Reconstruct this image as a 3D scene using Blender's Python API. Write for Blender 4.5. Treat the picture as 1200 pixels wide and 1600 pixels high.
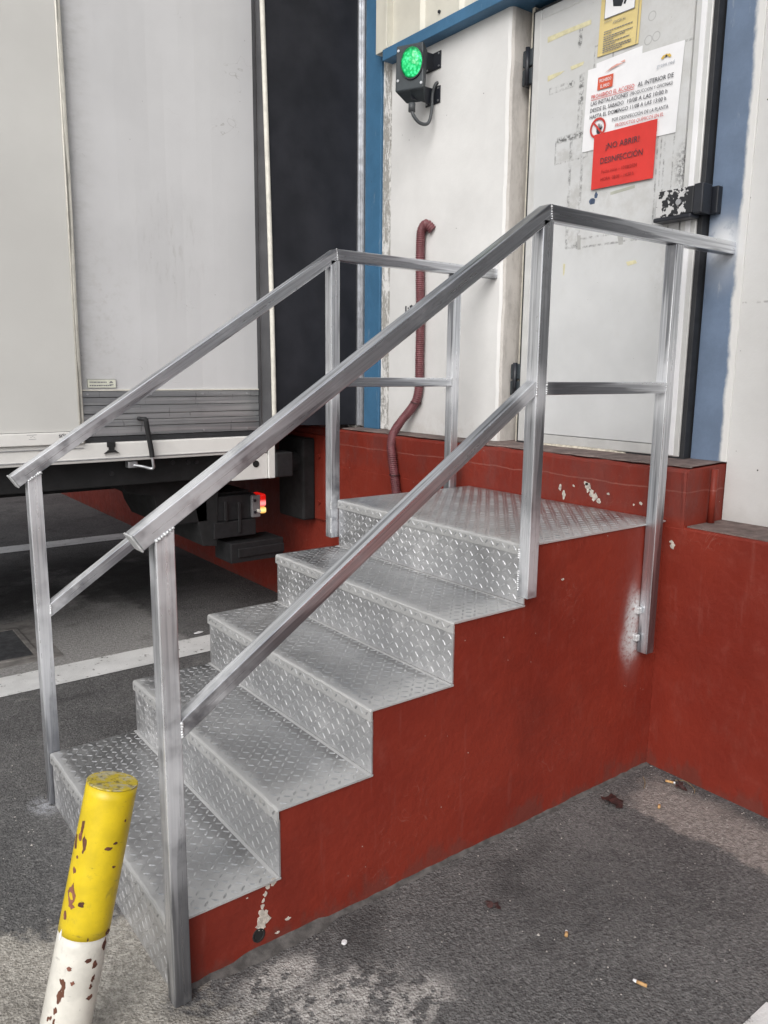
import bpy, bmesh, math, random
from mathutils import Vector, Matrix
random.seed(7)
S = bpy.context.scene
COL = S.collection
for o in list(bpy.data.objects):
    bpy.data.objects.remove(o)

# ------------------------------------------------------------------ camera
cam = bpy.data.cameras.new('camera')
cam.sensor_fit = 'VERTICAL'; cam.sensor_height = 24.0
cam.lens = 24.0 * 1215.64 / 1600
cam.clip_start = 0.05; cam.clip_end = 1000
co = bpy.data.objects.new('camera', cam); COL.objects.link(co)
R = Vector((0.796170, -0.604978, 0.010758)); U = Vector((0.099027, 0.147823, 0.984044)); D = Vector((0.596915, 0.782401, -0.177601))
mw = Matrix((R, U, -D)).transposed().to_4x4()
mw.translation = Vector((-0.56143, -1.50180, 1.39119))
co.matrix_world = mw
S.camera = co

# ------------------------------------------------------------------ world, sun, exposure
SUN_EL, SUN_ROT = 36, 232          # degrees; the sun stands behind the left of the camera, veiled
w = bpy.data.worlds.new('World'); S.world = w; w.use_nodes = True
nt = w.node_tree; nt.nodes.clear()
sky = nt.nodes.new('ShaderNodeTexSky'); sky.sky_type = 'NISHITA'; sky.sun_disc = False
sky.sun_elevation = math.radians(SUN_EL); sky.sun_rotation = math.radians(SUN_ROT)
sky.air_density = 1.0; sky.dust_density = 3.0; sky.ozone_density = 1.0
hs = nt.nodes.new('ShaderNodeHueSaturation'); hs.inputs['Saturation'].default_value = 0.22
bg = nt.nodes.new('ShaderNodeBackground'); bg.inputs['Strength'].default_value = 0.12
ow = nt.nodes.new('ShaderNodeOutputWorld')
nt.links.new(sky.outputs[0], hs.inputs['Color']); nt.links.new(hs.outputs[0], bg.inputs['Color']); nt.links.new(bg.outputs[0], ow.inputs['Surface'])
sun = bpy.data.lights.new('sun', 'SUN'); sun.energy = 1.0; sun.angle = math.radians(45); sun.color = (1.0, 0.975, 0.94)
so = bpy.data.objects.new('sun', sun); COL.objects.link(so)
az = math.radians(SUN_ROT)         # Nishita: rotation measured from +Y towards +X
sd = Vector((math.sin(az) * math.cos(math.radians(SUN_EL)), math.cos(az) * math.cos(math.radians(SUN_EL)), math.sin(math.radians(SUN_EL))))
so.rotation_euler = sd.to_track_quat('Z', 'Y').to_euler(); so.location = sd * 30
S.view_settings.view_transform = 'Standard'; S.view_settings.look = 'None'
S.view_settings.exposure = 0.55; S.view_settings.gamma = 1.0; S.view_settings.use_curve_mapping = False
S.cycles.max_bounces = 8
S.cycles.use_denoising = True

# ------------------------------------------------------------------ key dimensions (metres)
T, H, W, L = 0.2758, 0.18, 0.97, 1.80      # going, riser, width, foot of the dock wall
KT = 1.08                                   # top of the kerb

# ------------------------------------------------------------------ object helpers
ORG = {}
def empty(name, loc, label=None, cat=None, group=None):
    o = bpy.data.objects.new(name, None); COL.objects.link(o)
    o.location = loc; o.empty_display_size = 0.1; ORG[o.name] = Vector(loc)
    if label: o['label'] = label
    if cat: o['category'] = cat
    if group: o['group'] = group
    return o

def obj(name, bm, mat, parent=None, label=None, cat=None, group=None, kind=None, bevel=0, smooth=False, recalc=True):
    if recalc: bmesh.ops.recalc_face_normals(bm, faces=bm.faces)
    me = bpy.data.meshes.new(name)
    org = ORG.get(parent.name) if parent else None
    if org is not None and org.length > 0: bmesh.ops.translate(bm, verts=bm.verts, vec=-org)
    bm.to_mesh(me); bm.free()
    for m in (mat if isinstance(mat, (list, tuple)) else [mat]): me.materials.append(m)
    if smooth:
        for p in me.polygons: p.use_smooth = True
    o = bpy.data.objects.new(name, me); COL.objects.link(o)
    ORG[o.name] = org if org is not None else Vector((0, 0, 0))
    if parent: o.parent = parent
    if label: o['label'] = label
    if cat: o['category'] = cat
    if group: o['group'] = group
    if kind: o['kind'] = kind
    if bevel:
        md = o.modifiers.new('bevel', 'BEVEL'); md.width = bevel; md.segments = 2; md.limit_method = 'ANGLE'; md.angle_limit = math.radians(40)
        md.harden_normals = False
    return o

def box(bm, x0, x1, y0, y1, z0, z1, M=None):
    v = [bm.verts.new((x, y, z)) for x in (x0, x1) for y in (y0, y1) for z in (z0, z1)]
    for f in ((0, 1, 3, 2), (4, 6, 7, 5), (0, 4, 5, 1), (2, 3, 7, 6), (0, 2, 6, 4), (1, 5, 7, 3)):
        bm.faces.new([v[i] for i in f])
    if M is not None: bmesh.ops.transform(bm, matrix=M, verts=v)
    return v

def B(*a):
    bm = bmesh.new()
    for q in a: box(bm, *q)
    return bm

def shell(bm, vec):
    """give an open sheet real thickness along vec"""
    vec = Vector(vec); old = bm.faces[:]; mp = {}
    edges = [e for e in bm.edges if len(e.link_faces) == 1]
    for v in bm.verts[:]: mp[v] = bm.verts.new(v.co + vec)
    for f in old: bm.faces.new([mp[v] for v in reversed(f.verts[:])])
    for e in edges:
        a, b = e.verts; q = [bm.verts.new(v.co) for v in (a, b, mp[b], mp[a])]; bm.faces.new(q)

def each(name, boxes, mat, parent, bevel=0):
    return [obj(name, B(q), mat, parent, bevel=bevel) for q in boxes]

def poly(bm, pts):
    return bm.faces.new([bm.verts.new(p) for p in pts])

def prism(bm, pts, vec):
    a = [bm.verts.new(p) for p in pts]; b = [bm.verts.new(Vector(p) + Vector(vec)) for p in pts]
    bm.faces.new(a); bm.faces.new(b[::-1])
    n = len(a)
    for i in range(n): bm.faces.new((a[i], a[(i + 1) % n], b[(i + 1) % n], b[i]))

def frame(d):
    d = Vector(d).normalized()
    h = Vector((0, 0, 1)) if abs(d.z) < .9 else Vector((1, 0, 0))
    a = d.cross(h).normalized(); return a, d.cross(a).normalized(), d

def cyl(bm, p0, p1, r, n=20, r1=None, caps=True):
    p0, p1 = Vector(p0), Vector(p1); a, b, d = frame(p1 - p0); r1 = r if r1 is None else r1
    c0, c1 = [], []
    for i in range(n):
        t = 2 * math.pi * i / n; e = a * math.cos(t) + b * math.sin(t)
        c0.append(bm.verts.new(p0 + e * r)); c1.append(bm.verts.new(p1 + e * r1))
    for i in range(n): bm.faces.new((c0[i], c0[(i + 1) % n], c1[(i + 1) % n], c1[i]))
    if caps: bm.faces.new(c0[::-1]); bm.faces.new(c1)

def tube(bm, pts, rad, n=10):
    pts = [Vector(p) for p in pts]; rings = []
    if not callable(rad): rr = rad; rad = lambda i: rr
    ref = None
    for i, p in enumerate(pts):
        d = (pts[min(i + 1, len(pts) - 1)] - pts[max(i - 1, 0)]).normalized()
        if ref is None: ref = frame(d)[0]
        a = (ref - d * ref.dot(d)).normalized(); ref = a; b = d.cross(a)
        rings.append([bm.verts.new(p + (a * math.cos(2 * math.pi * k / n) + b * math.sin(2 * math.pi * k / n)) * rad(i)) for k in range(n)])
    for r0, r1 in zip(rings, rings[1:]):
        for k in range(n): bm.faces.new((r0[k], r0[(k + 1) % n], r1[(k + 1) % n], r1[k]))
    bm.faces.new(rings[0][::-1]); bm.faces.new(rings[-1])

def smooth_path(pts, per=6):
    pts = [Vector(p) for p in pts]; out = []
    for i in range(len(pts) - 1):
        p0, p1, p2, p3 = pts[max(i - 1, 0)], pts[i], pts[i + 1], pts[min(i + 2, len(pts) - 1)]
        for k in range(per):
            t = k / per
            out.append(0.5 * ((2 * p1) + (p2 - p0) * t + (2 * p0 - 5 * p1 + 4 * p2 - p3) * t * t + (3 * p1 - p0 - 3 * p2 + p3) * t ** 3))
    out.append(pts[-1]); return out

def blob(bm, c, r, sx=1, sy=1, sz=1, jit=.25, sub=1):
    g = bmesh.ops.create_icosphere(bm, subdivisions=sub, radius=r)
    for v in g['verts']:
        k = 1 + random.uniform(-jit, jit)
        v.co = Vector((v.co.x * sx * k, v.co.y * sy * k, v.co.z * sz * k)) + Vector(c)

def flake(bm, c, ex, ey, nrm, r, asp=1.0, n=9, h=.0015, jag=.45):
    """ragged thin chip lying on a surface"""
    c, ex, ey, nrm = Vector(c), Vector(ex), Vector(ey), Vector(nrm)
    lo, hi = [], []
    for i in range(n):
        t = 2 * math.pi * i / n; k = r * random.uniform(1 - jag, 1 + jag * .5)
        p = c + ex * (math.cos(t) * k) + ey * (math.sin(t) * k * asp)
        lo.append(bm.verts.new(p)); hi.append(bm.verts.new(p + nrm * h))
    bm.faces.new(hi)
    for i in range(n): bm.faces.new((lo[i], lo[(i + 1) % n], hi[(i + 1) % n], hi[i]))

# ------------------------------------------------------------------ material helpers
def lin(h):
    h = h.lstrip('#'); out = []
    for i in (0, 2, 4):
        c = int(h[i:i + 2], 16) / 255
        out.append(c / 12.92 if c <= .04045 else ((c + .055) / 1.055) ** 2.4)
    return tuple(out) + (1,)
def g(v, t=1.0): return (v * t, v, v / t, 1)

class Mat:
    def __init__(s, name, rough=.6, metal=0.0, spec=.5):
        s.m = bpy.data.materials.new(name); s.m.use_nodes = True; s.nt = s.m.node_tree
        s.b = s.nt.nodes['Principled BSDF']; s.out = s.nt.nodes['Material Output']
        s.b.inputs['Roughness'].default_value = rough; s.b.inputs['Metallic'].default_value = metal
        s.b.inputs['Specular IOR Level'].default_value = spec
        s.geo = s.nt.nodes.new('ShaderNodeNewGeometry'); s.tc = s.nt.nodes.new('ShaderNodeTexCoord')
        s.P = s.geo.outputs['Position']; s.O = s.tc.outputs['Object']; s._sep = None
    def L(s, a, b): s.nt.links.new(a, b)
    def put(s, sock, v):
        if hasattr(v, 'is_linked'): s.L(v, sock)
        else: sock.default_value = v
    def math(s, op, a, b=0.0, c=None, clamp=False):
        n = s.nt.nodes.new('ShaderNodeMath'); n.operation = op; n.use_clamp = clamp
        s.put(n.inputs[0], a); s.put(n.inputs[1], b)
        if c is not None: s.put(n.inputs[2], c)
        return n.outputs[0]
    def xyz(s):
        if s._sep is None:
            s._sep = s.nt.nodes.new('ShaderNodeSeparateXYZ'); s.L(s.P, s._sep.inputs[0])
        return s._sep.outputs
    def map(s, vec, scale=(1, 1, 1), rot=(0, 0, 0), loc=(0, 0, 0)):
        n = s.nt.nodes.new('ShaderNodeMapping'); s.L(vec, n.inputs[0])
        n.inputs['Scale'].default_value = scale; n.inputs['Rotation'].default_value = rot; n.inputs['Location'].default_value = loc
        return n.outputs[0]
    def noise(s, scale=5, det=4, rough=.55, vec=None, dist=0.0):
        n = s.nt.nodes.new('ShaderNodeTexNoise'); s.L(vec or s.P, n.inputs['Vector'])
        n.inputs['Scale'].default_value = scale; n.inputs['Detail'].default_value = det; n.inputs['Roughness'].default_value = rough
        n.inputs['Distortion'].default_value = dist
        return n.outputs['Fac']
    def vor(s, scale=50, vec=None, feat='F1', out='Distance', rand=1.0):
        n = s.nt.nodes.new('ShaderNodeTexVoronoi'); s.L(vec or s.P, n.inputs['Vector']); n.feature = feat
        n.inputs['Scale'].default_value = scale; n.inputs['Randomness'].default_value = rand
        return n.outputs[out]
    def step(s, x, a, b, lo=0.0, hi=1.0):
        n = s.nt.nodes.new('ShaderNodeMapRange'); n.interpolation_type = 'SMOOTHSTEP'; s.put(n.inputs['Value'], x)
        if a > b: a, b, lo, hi = b, a, hi, lo
        n.inputs['From Min'].default_value = a; n.inputs['From Max'].default_value = b
        n.inputs['To Min'].default_value = lo; n.inputs['To Max'].default_value = hi
        return n.outputs['Result']
    def mix(s, f, a, b, mode='MIX'):
        n = s.nt.nodes.new('ShaderNodeMix'); n.data_type = 'RGBA'; n.blend_type = mode
        s.put(n.inputs[0], f); s.put(n.inputs[6], a); s.put(n.inputs[7], b)
        return n.outputs[2]
    def mul(s, *a):
        r = a[0]
        for q in a[1:]: r = s.math('MULTIPLY', r, q)
        return r
    def mx(s, *a):
        r = a[0]
        for q in a[1:]: r = s.math('MAXIMUM', r, q)
        return r
    def inv(s, a): return s.math('SUBTRACT', 1.0, a)
    def ell(s, ax, c, r, soft=.5):
        """1 inside an ellipse in two world axes, fading over soft (fraction of the radius)"""
        x = s.xyz(); d = None
        for a, cc, rr in zip(ax, c, r):
            q = s.math('DIVIDE', s.math('SUBTRACT', x[a], cc), rr); q = s.math('MULTIPLY', q, q)
            d = q if d is None else s.math('ADD', d, q)
        return s.step(s.math('SQRT', d), 1.0 + soft, 1.0 - soft)
    def rect(s, ax, lo, hi, soft=.01):
        x = s.xyz(); r = None
        for a, l, h in zip(ax, lo, hi):
            q = s.math('MULTIPLY', s.step(x[a], l - soft, l + soft), s.step(x[a], h + soft, h - soft))
            r = q if r is None else s.math('MULTIPLY', r, q)
        return r
    def rim(s, ax, lo, hi, wd):
        a = s.rect(ax, lo, hi, wd * .3)
        b = s.rect(ax, [q + wd for q in lo], [q - wd for q in hi], wd * .3)
        return s.math('SUBTRACT', a, b, clamp=True)
    def color(s, c): s.put(s.b.inputs['Base Color'], c)
    def rough(s, r): s.put(s.b.inputs['Roughness'], r)
    def metal(s, r): s.put(s.b.inputs['Metallic'], r)
    def bump(s, h, strength=.3, dist=.005, prev=None):
        n = s.nt.nodes.new('ShaderNodeBump'); n.inputs['Strength'].default_value = strength; n.inputs['Distance'].default_value = dist
        s.L(h, n.inputs['Height'])
        if prev is not None: s.L(prev, n.inputs['Normal'])
        s.L(n.outputs[0], s.b.inputs['Normal']); return n.outputs[0]

def plain(name, col, rough=.6, metal=0.0, var=.15, scale=12, bump=.0):
    m = Mat(name, rough, metal)
    n = m.noise(scale, 5, .6)
    k = tuple(min(1, c * (1 + var)) for c in col[:3]) + (1,); d = tuple(c * (1 - var) for c in col[:3]) + (1,)
    m.color(m.mix(m.step(n, .3, .7), d, k)); m.rough(m.step(n, .2, .8, rough + .08, rough - .08))
    if bump: m.bump(m.noise(scale * 8, 4), bump, .002)
    return m.m

# ---- ground
def mat_ground():
    m = Mat('asphalt', .9, spec=.25)
    big = m.noise(1.3, 5, .6); mid = m.noise(9, 5, .65); fine = m.noise(105, 4, .75); pit = m.vor(170)
    c = m.mix(m.step(big, .3, .7), (.088, .086, .087, 1), (.150, .147, .146, 1))
    c = m.mix(m.mul(m.step(mid, .5, .75), .55), c, (.062, .06, .061, 1))
    c = m.mix(m.mul(m.step(fine, .52, .68), .8), c, (.23, .225, .22, 1))
    c = m.mix(m.mul(m.step(fine, .46, .33), .8), c, (.022, .021, .022, 1))
    c = m.mix(m.mul(m.step(m.noise(48, 5, .75), .60, .72), .45), c, (.27, .262, .255, 1)); c = m.mix(m.mul(m.step(m.noise(41, 5, .75, m.map(m.P, loc=(3.1, .7, 0))), .60, .70), .55), c, (.03, .029, .03, 1))
    c = m.mix(m.mul(m.step(m.noise(2.4, 6, .7, m.map(m.P, loc=(1.3, 4.7, 0))), .55, .75), .5), c, (.19, .185, .18, 1))
    vc = m.nt.nodes.new('ShaderNodeSeparateColor'); m.L(m.vor(120, out='Color'), vc.inputs[0]); st_ = vc.outputs[0]
    c = m.mix(m.mul(m.step(st_, .70, .95), .3), c, (.26, .255, .25, 1)); c = m.mix(m.mul(m.step(st_, .30, .05), .35), c, (.035, .034, .035, 1))
    c = m.mix(m.mul(m.step(m.noise(5.5, 7, .75, m.map(m.P, loc=(8.3, 2.7, 0))), .60, .70), .45), c, (.26, .255, .245, 1))
    x = m.xyz(); edge = m.math('SUBTRACT', m.noise(7, 6, .7), .5); e2 = m.math('SUBTRACT', m.noise(30, 5, .7), .5)
    jit = m.math('ADD', m.math('MULTIPLY', edge, .5), m.math('MULTIPLY', e2, .25))
    # pale worn concrete in front of the stair
    a = m.math('ADD', m.math('ADD', x[1], m.math('MULTIPLY', x[0], .46)), jit)
    fr = m.mul(m.step(a, .36, .26), m.step(m.math('ADD', x[0], jit), .12, .02))
    e = [m.ell((0, 1), cc, rr, .45) for cc, rr in (((.22, -.10), (.10, .05)), ((.28, -.24), (.16, .08)), ((.10, -.22), (.12, .1)), ((.42, -.34), (.1, .06)), ((.60, -.72), (.09, .05)))]
    pt = m.mul(m.mx(*e), m.step(m.math('ADD', m.noise(26, 7, .75), m.math('MULTIPLY', m.math('SUBTRACT', m.noise(5, 3), .5), .6)), .47, .53))
    # strip of brownish screed beside the dock wall
    st = m.mul(m.step(m.math('ADD', x[0], m.math('MULTIPLY', jit, .35)), 1.49, 1.535), m.step(m.math('ADD', x[0], m.math('MULTIPLY', jit, .4)), 1.78, 1.69), m.step(m.math('ADD', x[1], m.math('MULTIPLY', jit, .6)), -.05, -.16))
    # old concrete beyond the white line
    cn = m.mul(m.step(m.math('ADD', x[1], m.math('MULTIPLY', jit, .25)), 2.14, 2.2), m.step(m.math('ADD', m.math('ADD', x[1], m.math('MULTIPLY', x[0], -.5)), m.math('MULTIPLY', jit, .9)), 3.05, 2.85),
               m.step(m.math('ADD', x[0], m.math('MULTIPLY', jit, .4)), 1.02, .94))
    sp = m.step(m.noise(60, 6, .75), .38, .62)
    pale = m.mix(sp, (.27, .25, .22, 1), (.50, .47, .425, 1)); brown = m.mix(sp, (.19, .172, .160, 1), (.34, .31, .29, 1))
    c = m.mix(m.mul(fr, .9), c, pale); c = m.mix(m.mul(pt, .95), c, m.mix(sp, (.28, .27, .255, 1), (.50, .48, .46, 1)))
    c = m.mix(m.mul(st, .95), c, brown); c = m.mix(m.mul(cn, .8), c, m.mix(sp, (.24, .235, .23, 1), (.40, .39, .38, 1)))
    # unseen pale concrete yard further out, put in to brighten the metal's reflections
    yd = m.mx(m.step(m.math('ADD', x[0], jit), -.95, -1.1), m.step(m.math('ADD', x[1], jit), -1.75, -1.9))
    c = m.mix(m.math('MULTIPLY', yd, .92), c, m.mix(m.step(m.noise(.7, 5, .6), .3, .7), (.36, .345, .32, 1), (.48, .465, .44, 1)))
    # soft oil stains, small pale spots and painted shade under the truck
    c = m.mix(m.mul(m.step(m.noise(3.1, 3, .5), .56, .72), .45), c, (.035, .034, .035, 1))
    c = m.mix(m.mul(m.step(m.noise(17, 4, .6), .69, .74), .5), c, (.25, .24, .23, 1))
    truck_shade = m.mul(m.ell((0, 1), (.9, 3.75), (1.0, .75), .5), m.step(m.math('ADD', m.noise(2.0, 5, .6), 0.0), .30, .5)); c = m.mix(m.mul(truck_shade, .85), c, (.012, .012, .013, 1))  # shade below the truck, put into the asphalt colour
    zs_ = m.mul(m.ell((0, 1), (-.03, .985), (.035, .05), .8), m.step(m.noise(50, 4), .35, .6)); c = m.mix(m.mul(zs_, .7), c, (.42, .43, .46, 1))
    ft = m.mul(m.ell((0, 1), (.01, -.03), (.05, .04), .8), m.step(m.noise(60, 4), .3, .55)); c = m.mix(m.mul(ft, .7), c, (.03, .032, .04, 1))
    dk = m.ell((0, 1), (1.02, -.32), (.2, .17), .9); c = m.mix(m.mul(dk, .35), c, (.035, .035, .037, 1))
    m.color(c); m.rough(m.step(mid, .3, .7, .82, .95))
    m.bump(m.math('ADD', m.math('MULTIPLY', fine, .6), m.math('ADD', m.math('MULTIPLY', pit, .5), m.math('MULTIPLY', mid, .5))), 1.0, .007)
    return m.m

def mat_line():
    m = Mat('road_paint', .75)
    wv = m.math('ADD', m.math('MULTIPLY', m.noise(45, 6, .7), .6), m.math('MULTIPLY', m.noise(12, 4), .4))
    c = m.mix(m.step(m.noise(5, 4), .3, .7), (.56, .56, .555, 1), (.72, .72, .715, 1))
    m.color(m.mix(m.step(wv, .56, .64), c, (.13, .125, .12, 1))); m.bump(m.noise(160, 3, .7), .5, .004); return m.m

# ---- red painted masonry
def mat_red(silver=False):
    m = Mat('red_masonry_paint', .5, spec=.22)
    n = m.noise(2.2, 5, .6); n2 = m.noise(14, 6, .65); x = m.xyz()
    c = m.mix(m.step(n, .3, .7), (.165, .021, .013, 1), (.208, .029, .017, 1))
    c = m.mix(m.mul(m.step(n2, .55, .8), .5), c, (.235, .052, .038, 1))
    c = m.mix(m.mul(m.step(m.noise(1.7, 6, .7, m.map(m.P, loc=(5, 2, 1))), .48, .72), .6), c, (.135, .020, .013, 1))
    c = m.mix(m.mul(m.step(m.noise(5.5, 6, .7, m.map(m.P, (1, 1, .6), loc=(2, 7, 3))), .55, .78), .45), c, (.21, .06, .045, 1))
    kl = m.math('ABSOLUTE', m.math('SUBTRACT', m.math('ADD', x[2], m.math('MULTIPLY', m.math('SUBTRACT', m.noise(4, 5, .6), .5), .035)), 1.003))
    c = m.mix(m.mul(m.step(kl, .0035, .001), m.step(x[0], 1.79, 1.795), .35), c, (.36, .17, .14, 1))
    kd = m.mul(m.step(x[2], .89, .93), m.step(x[0], 1.79, 1.795), m.step(m.noise(8, 6, .7, m.map(m.P, (1, 1, .5))), .40, .68)); c = m.mix(m.mul(kd, .5), c, (.12, .045, .04, 1))
    low = m.step(m.math('ADD', x[2], m.math('MULTIPLY', m.math('SUBTRACT', m.noise(9, 6, .7, m.map(m.P, (1, 1, .5))), .5), .40)), .055, .0)
    c = m.mix(m.mul(low, .5), c, (.115, .042, .034, 1))                                  # splash dirt at the foot
    vs = m.noise(7, 5, .7, m.map(m.P, (3, 3, .35)))
    c = m.mix(m.mul(m.step(vs, .58, .78), .35), c, (.25, .08, .065, 1))                 # faint runs
    sc = m.step(m.noise(9, 2, .4, m.map(m.P, (1, 1, 1.0), (0, .6, .4)), 2.5), .500, .507)
    c = m.mix(m.mul(sc, m.inv(m.step(m.noise(9, 2, .4, m.map(m.P, (1, 1, 1.0), (0, .6, .4)), 2.5), .507, .514)), m.step(m.noise(2.5, 2), .55, .65), .22), c, (.35, .17, .14, 1))
    c = m.mix(m.step(m.vor(33), .07, .03), c, m.mix(m.step(m.noise(4, 2), .57, .6), c, (.45, .40, .36, 1)))
    if silver:
        d = m.mx(m.ell((0, 2), (1.662, .605), (.035, .05), .7), m.ell((0, 2), (1.655, .495), (.045, .055), .8), m.ell((0, 2), (1.645, .55), (.028, .10), .8))
        d = m.mul(d, m.step(m.noise(70, 5, .7), .28, .55)); d = m.math('MULTIPLY', d, .95)
        c = m.mix(d, c, (.60, .60, .61, 1)); m.metal(m.math('MULTIPLY', d, .25))
        halo = m.ell((0, 2), (1.66, .545), (.05, .13), 1.0); c = m.mix(m.mul(halo, .18), c, (.5, .48, .48, 1))
    m.color(c); m.rough(m.step(n2, .3, .7, .42, .58))
    m.bump(m.math('ADD', m.math('MULTIPLY', m.noise(3.2, 5, .6), 1.6), m.math('MULTIPLY', m.noise(40, 4), .28)), .5, .014); return m.m

def mat_white(name='white_wall_paint', base=(.685, .68, .67, 1), dirty=.5, mark=None, grimy=False):
    m = Mat(name, .62, spec=.35)
    n = m.noise(2.0, 5, .6); n2 = m.noise(11, 6, .7); n3 = m.noise(48, 5, .7)
    d = tuple(c * .86 for c in base[:3]) + (1,)
    c = m.mix(m.step(n, .3, .7), d, base)
    c = m.mix(m.mul(m.step(m.noise(16, 6, .75, m.map(m.P, (1, 1, .4))), .58, .74), dirty * .5), c, (.45, .44, .42, 1))
    c = m.mix(m.mul(m.step(m.vor(19), .055, .03), m.step(m.noise(3, 2), .5, .56)), c, (.10, .10, .10, 1))
    if mark == 'pier':
        x = m.xyz()
        c = m.mix(m.mul(m.step(n2, .42, .62), m.step(x[2], 1.24, 1.10), .5), c, (.50, .47, .44, 1))
    if grimy:
        c = m.mix(m.mul(m.step(m.noise(22, 7, .75, m.map(m.P, (1, 1, .35))), .42, .66), .7), c, (.36, .34, .32, 1))
    m.color(c); m.bump(m.math('ADD', n2, m.math('MULTIPLY', n3, .25)), .3, .006); return m.m

def mat_right_wall():
    m = Mat('white_wall_overpaint', .62, spec=.35); x = m.xyz()
    n = m.noise(2.0, 5, .6); n2 = m.noise(13, 6, .7)
    c = m.mix(m.step(n, .3, .7), (.57, .565, .555, 1), (.65, .648, .64, 1))
    c = m.mix(m.mul(m.step(m.vor(13), .05, .03), m.step(m.noise(4, 2), .48, .54)), c, (.06, .06, .06, 1))
    c = m.mix(m.mul(m.step(m.math('ADD', x[2], m.math('MULTIPLY', n2, .1)), 1.02, .93), .35), c, (.40, .37, .35, 1))
    ln = m.mul(m.rect((1, 2), (-.30, 1.628), (-.06, 1.634), .002), m.step(m.noise(60, 4), .45, .6)); c = m.mix(m.mul(ln, .6), c, (.25, .24, .24, 1))
    m.color(c); m.bump(m.math('ADD', n2, m.math('MULTIPLY', m.noise(60, 5, .7), .3)), .3, .006); return m.m

def mat_blue(name, base, edge=None, worn=.5):
    m = Mat(name, .5, spec=.4); x = m.xyz()
    n = m.noise(6, 6, .7); n2 = m.noise(40, 6, .75)
    b2 = tuple(c * .8 for c in base[:3]) + (1,)
    c = m.mix(m.step(n, .3, .7), b2, base)
    c = m.mix(m.mul(m.step(m.noise(30, 6, .75, m.map(m.P, (1, 1, .2))), .6, .72), worn), c, (.45, .47, .48, 1))
    c = m.mix(m.mul(m.step(m.vor(23, m.map(m.P, (1, 1, .3))), .05, .02), .8), c, (.03, .035, .05, 1))
    if edge:                                      # white wall paint brushed ragged over the blue
        j = m.math('MULTIPLY', m.math('SUBTRACT', m.noise(9, 6, .7, m.map(m.P, (1, 1, .5))), .5), .05)
        k = m.step(m.math('ADD', x[1], j), edge + .009, edge - .009); c = m.mix(k, c, (.69, .685, .67, 1))
        sp = m.mul(m.ell((1, 2), (.0, 1.835), (.05, .055), .8), m.step(m.noise(30, 5), .25, .5)); c = m.mix(m.mul(sp, .85), c, (.70, .71, .72, 1))
        hl = m.ell((1, 2), (-.0, 1.81), (.07, .10), .8); c = m.mix(m.mul(hl, .35), c, (.6, .61, .63, 1))
    m.color(c); m.bump(n2, .25, .004); return m.m

# ---- metals
def mat_tube():
    m = Mat('galvanised_tube', .38, .92)
    v = m.map(m.O, (1, 1, .018)); s1 = m.noise(95, 4, .6, v); s2 = m.noise(26, 3, .5, m.map(m.O, (1, 1, .05))); pch = m.noise(7, 5, .65, m.map(m.O, (1, 1, .6)))
    c = m.mix(m.step(s1, .38, .62), (.50, .515, .55, 1), (.78, .80, .835, 1))
    c = m.mix(m.mul(m.step(s2, .47, .55), .8), c, (.17, .175, .195, 1))
    c = m.mix(m.mul(m.step(pch, .55, .72), .45), c, (.75, .76, .77, 1))
    c = m.mix(m.mul(m.step(m.noise(45, 6, .75), .62, .72), .35), c, (.2, .2, .21, 1))
    z1 = m.mx(m.ell((0, 2), (.06, 1.10), (.30, .17), .8), m.ell((0, 2), (.08, .68), (.13, .12), .7), m.ell((0, 2), (.01, .55), (.05, .22), .9), m.ell((0, 2), (1.06, 1.34), (.06, .06), .7), m.ell((0, 2), (1.70, 1.37), (.04, .10), .7), m.ell((0, 2), (1.09, .86), (.05, .16), .8))
    z1 = m.mul(z1, m.step(m.noise(11, 4, .6), .25, .6), .8)                     # zinc sprayed over the joints
    c = m.mix(m.mul(z1, .9), c, (.70, .71, .735, 1))
    m.color(c); m.rough(m.math('ADD', m.step(s1, .3, .7, .42, .26), m.step(pch, .5, .75, 0.0, .14))); m.metal(m.math('SUBTRACT', m.step(pch, .55, .8, .93, .75), m.math('MULTIPLY', z1, .62)))
    m.bump(s1, .03, .001); return m.m

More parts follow.
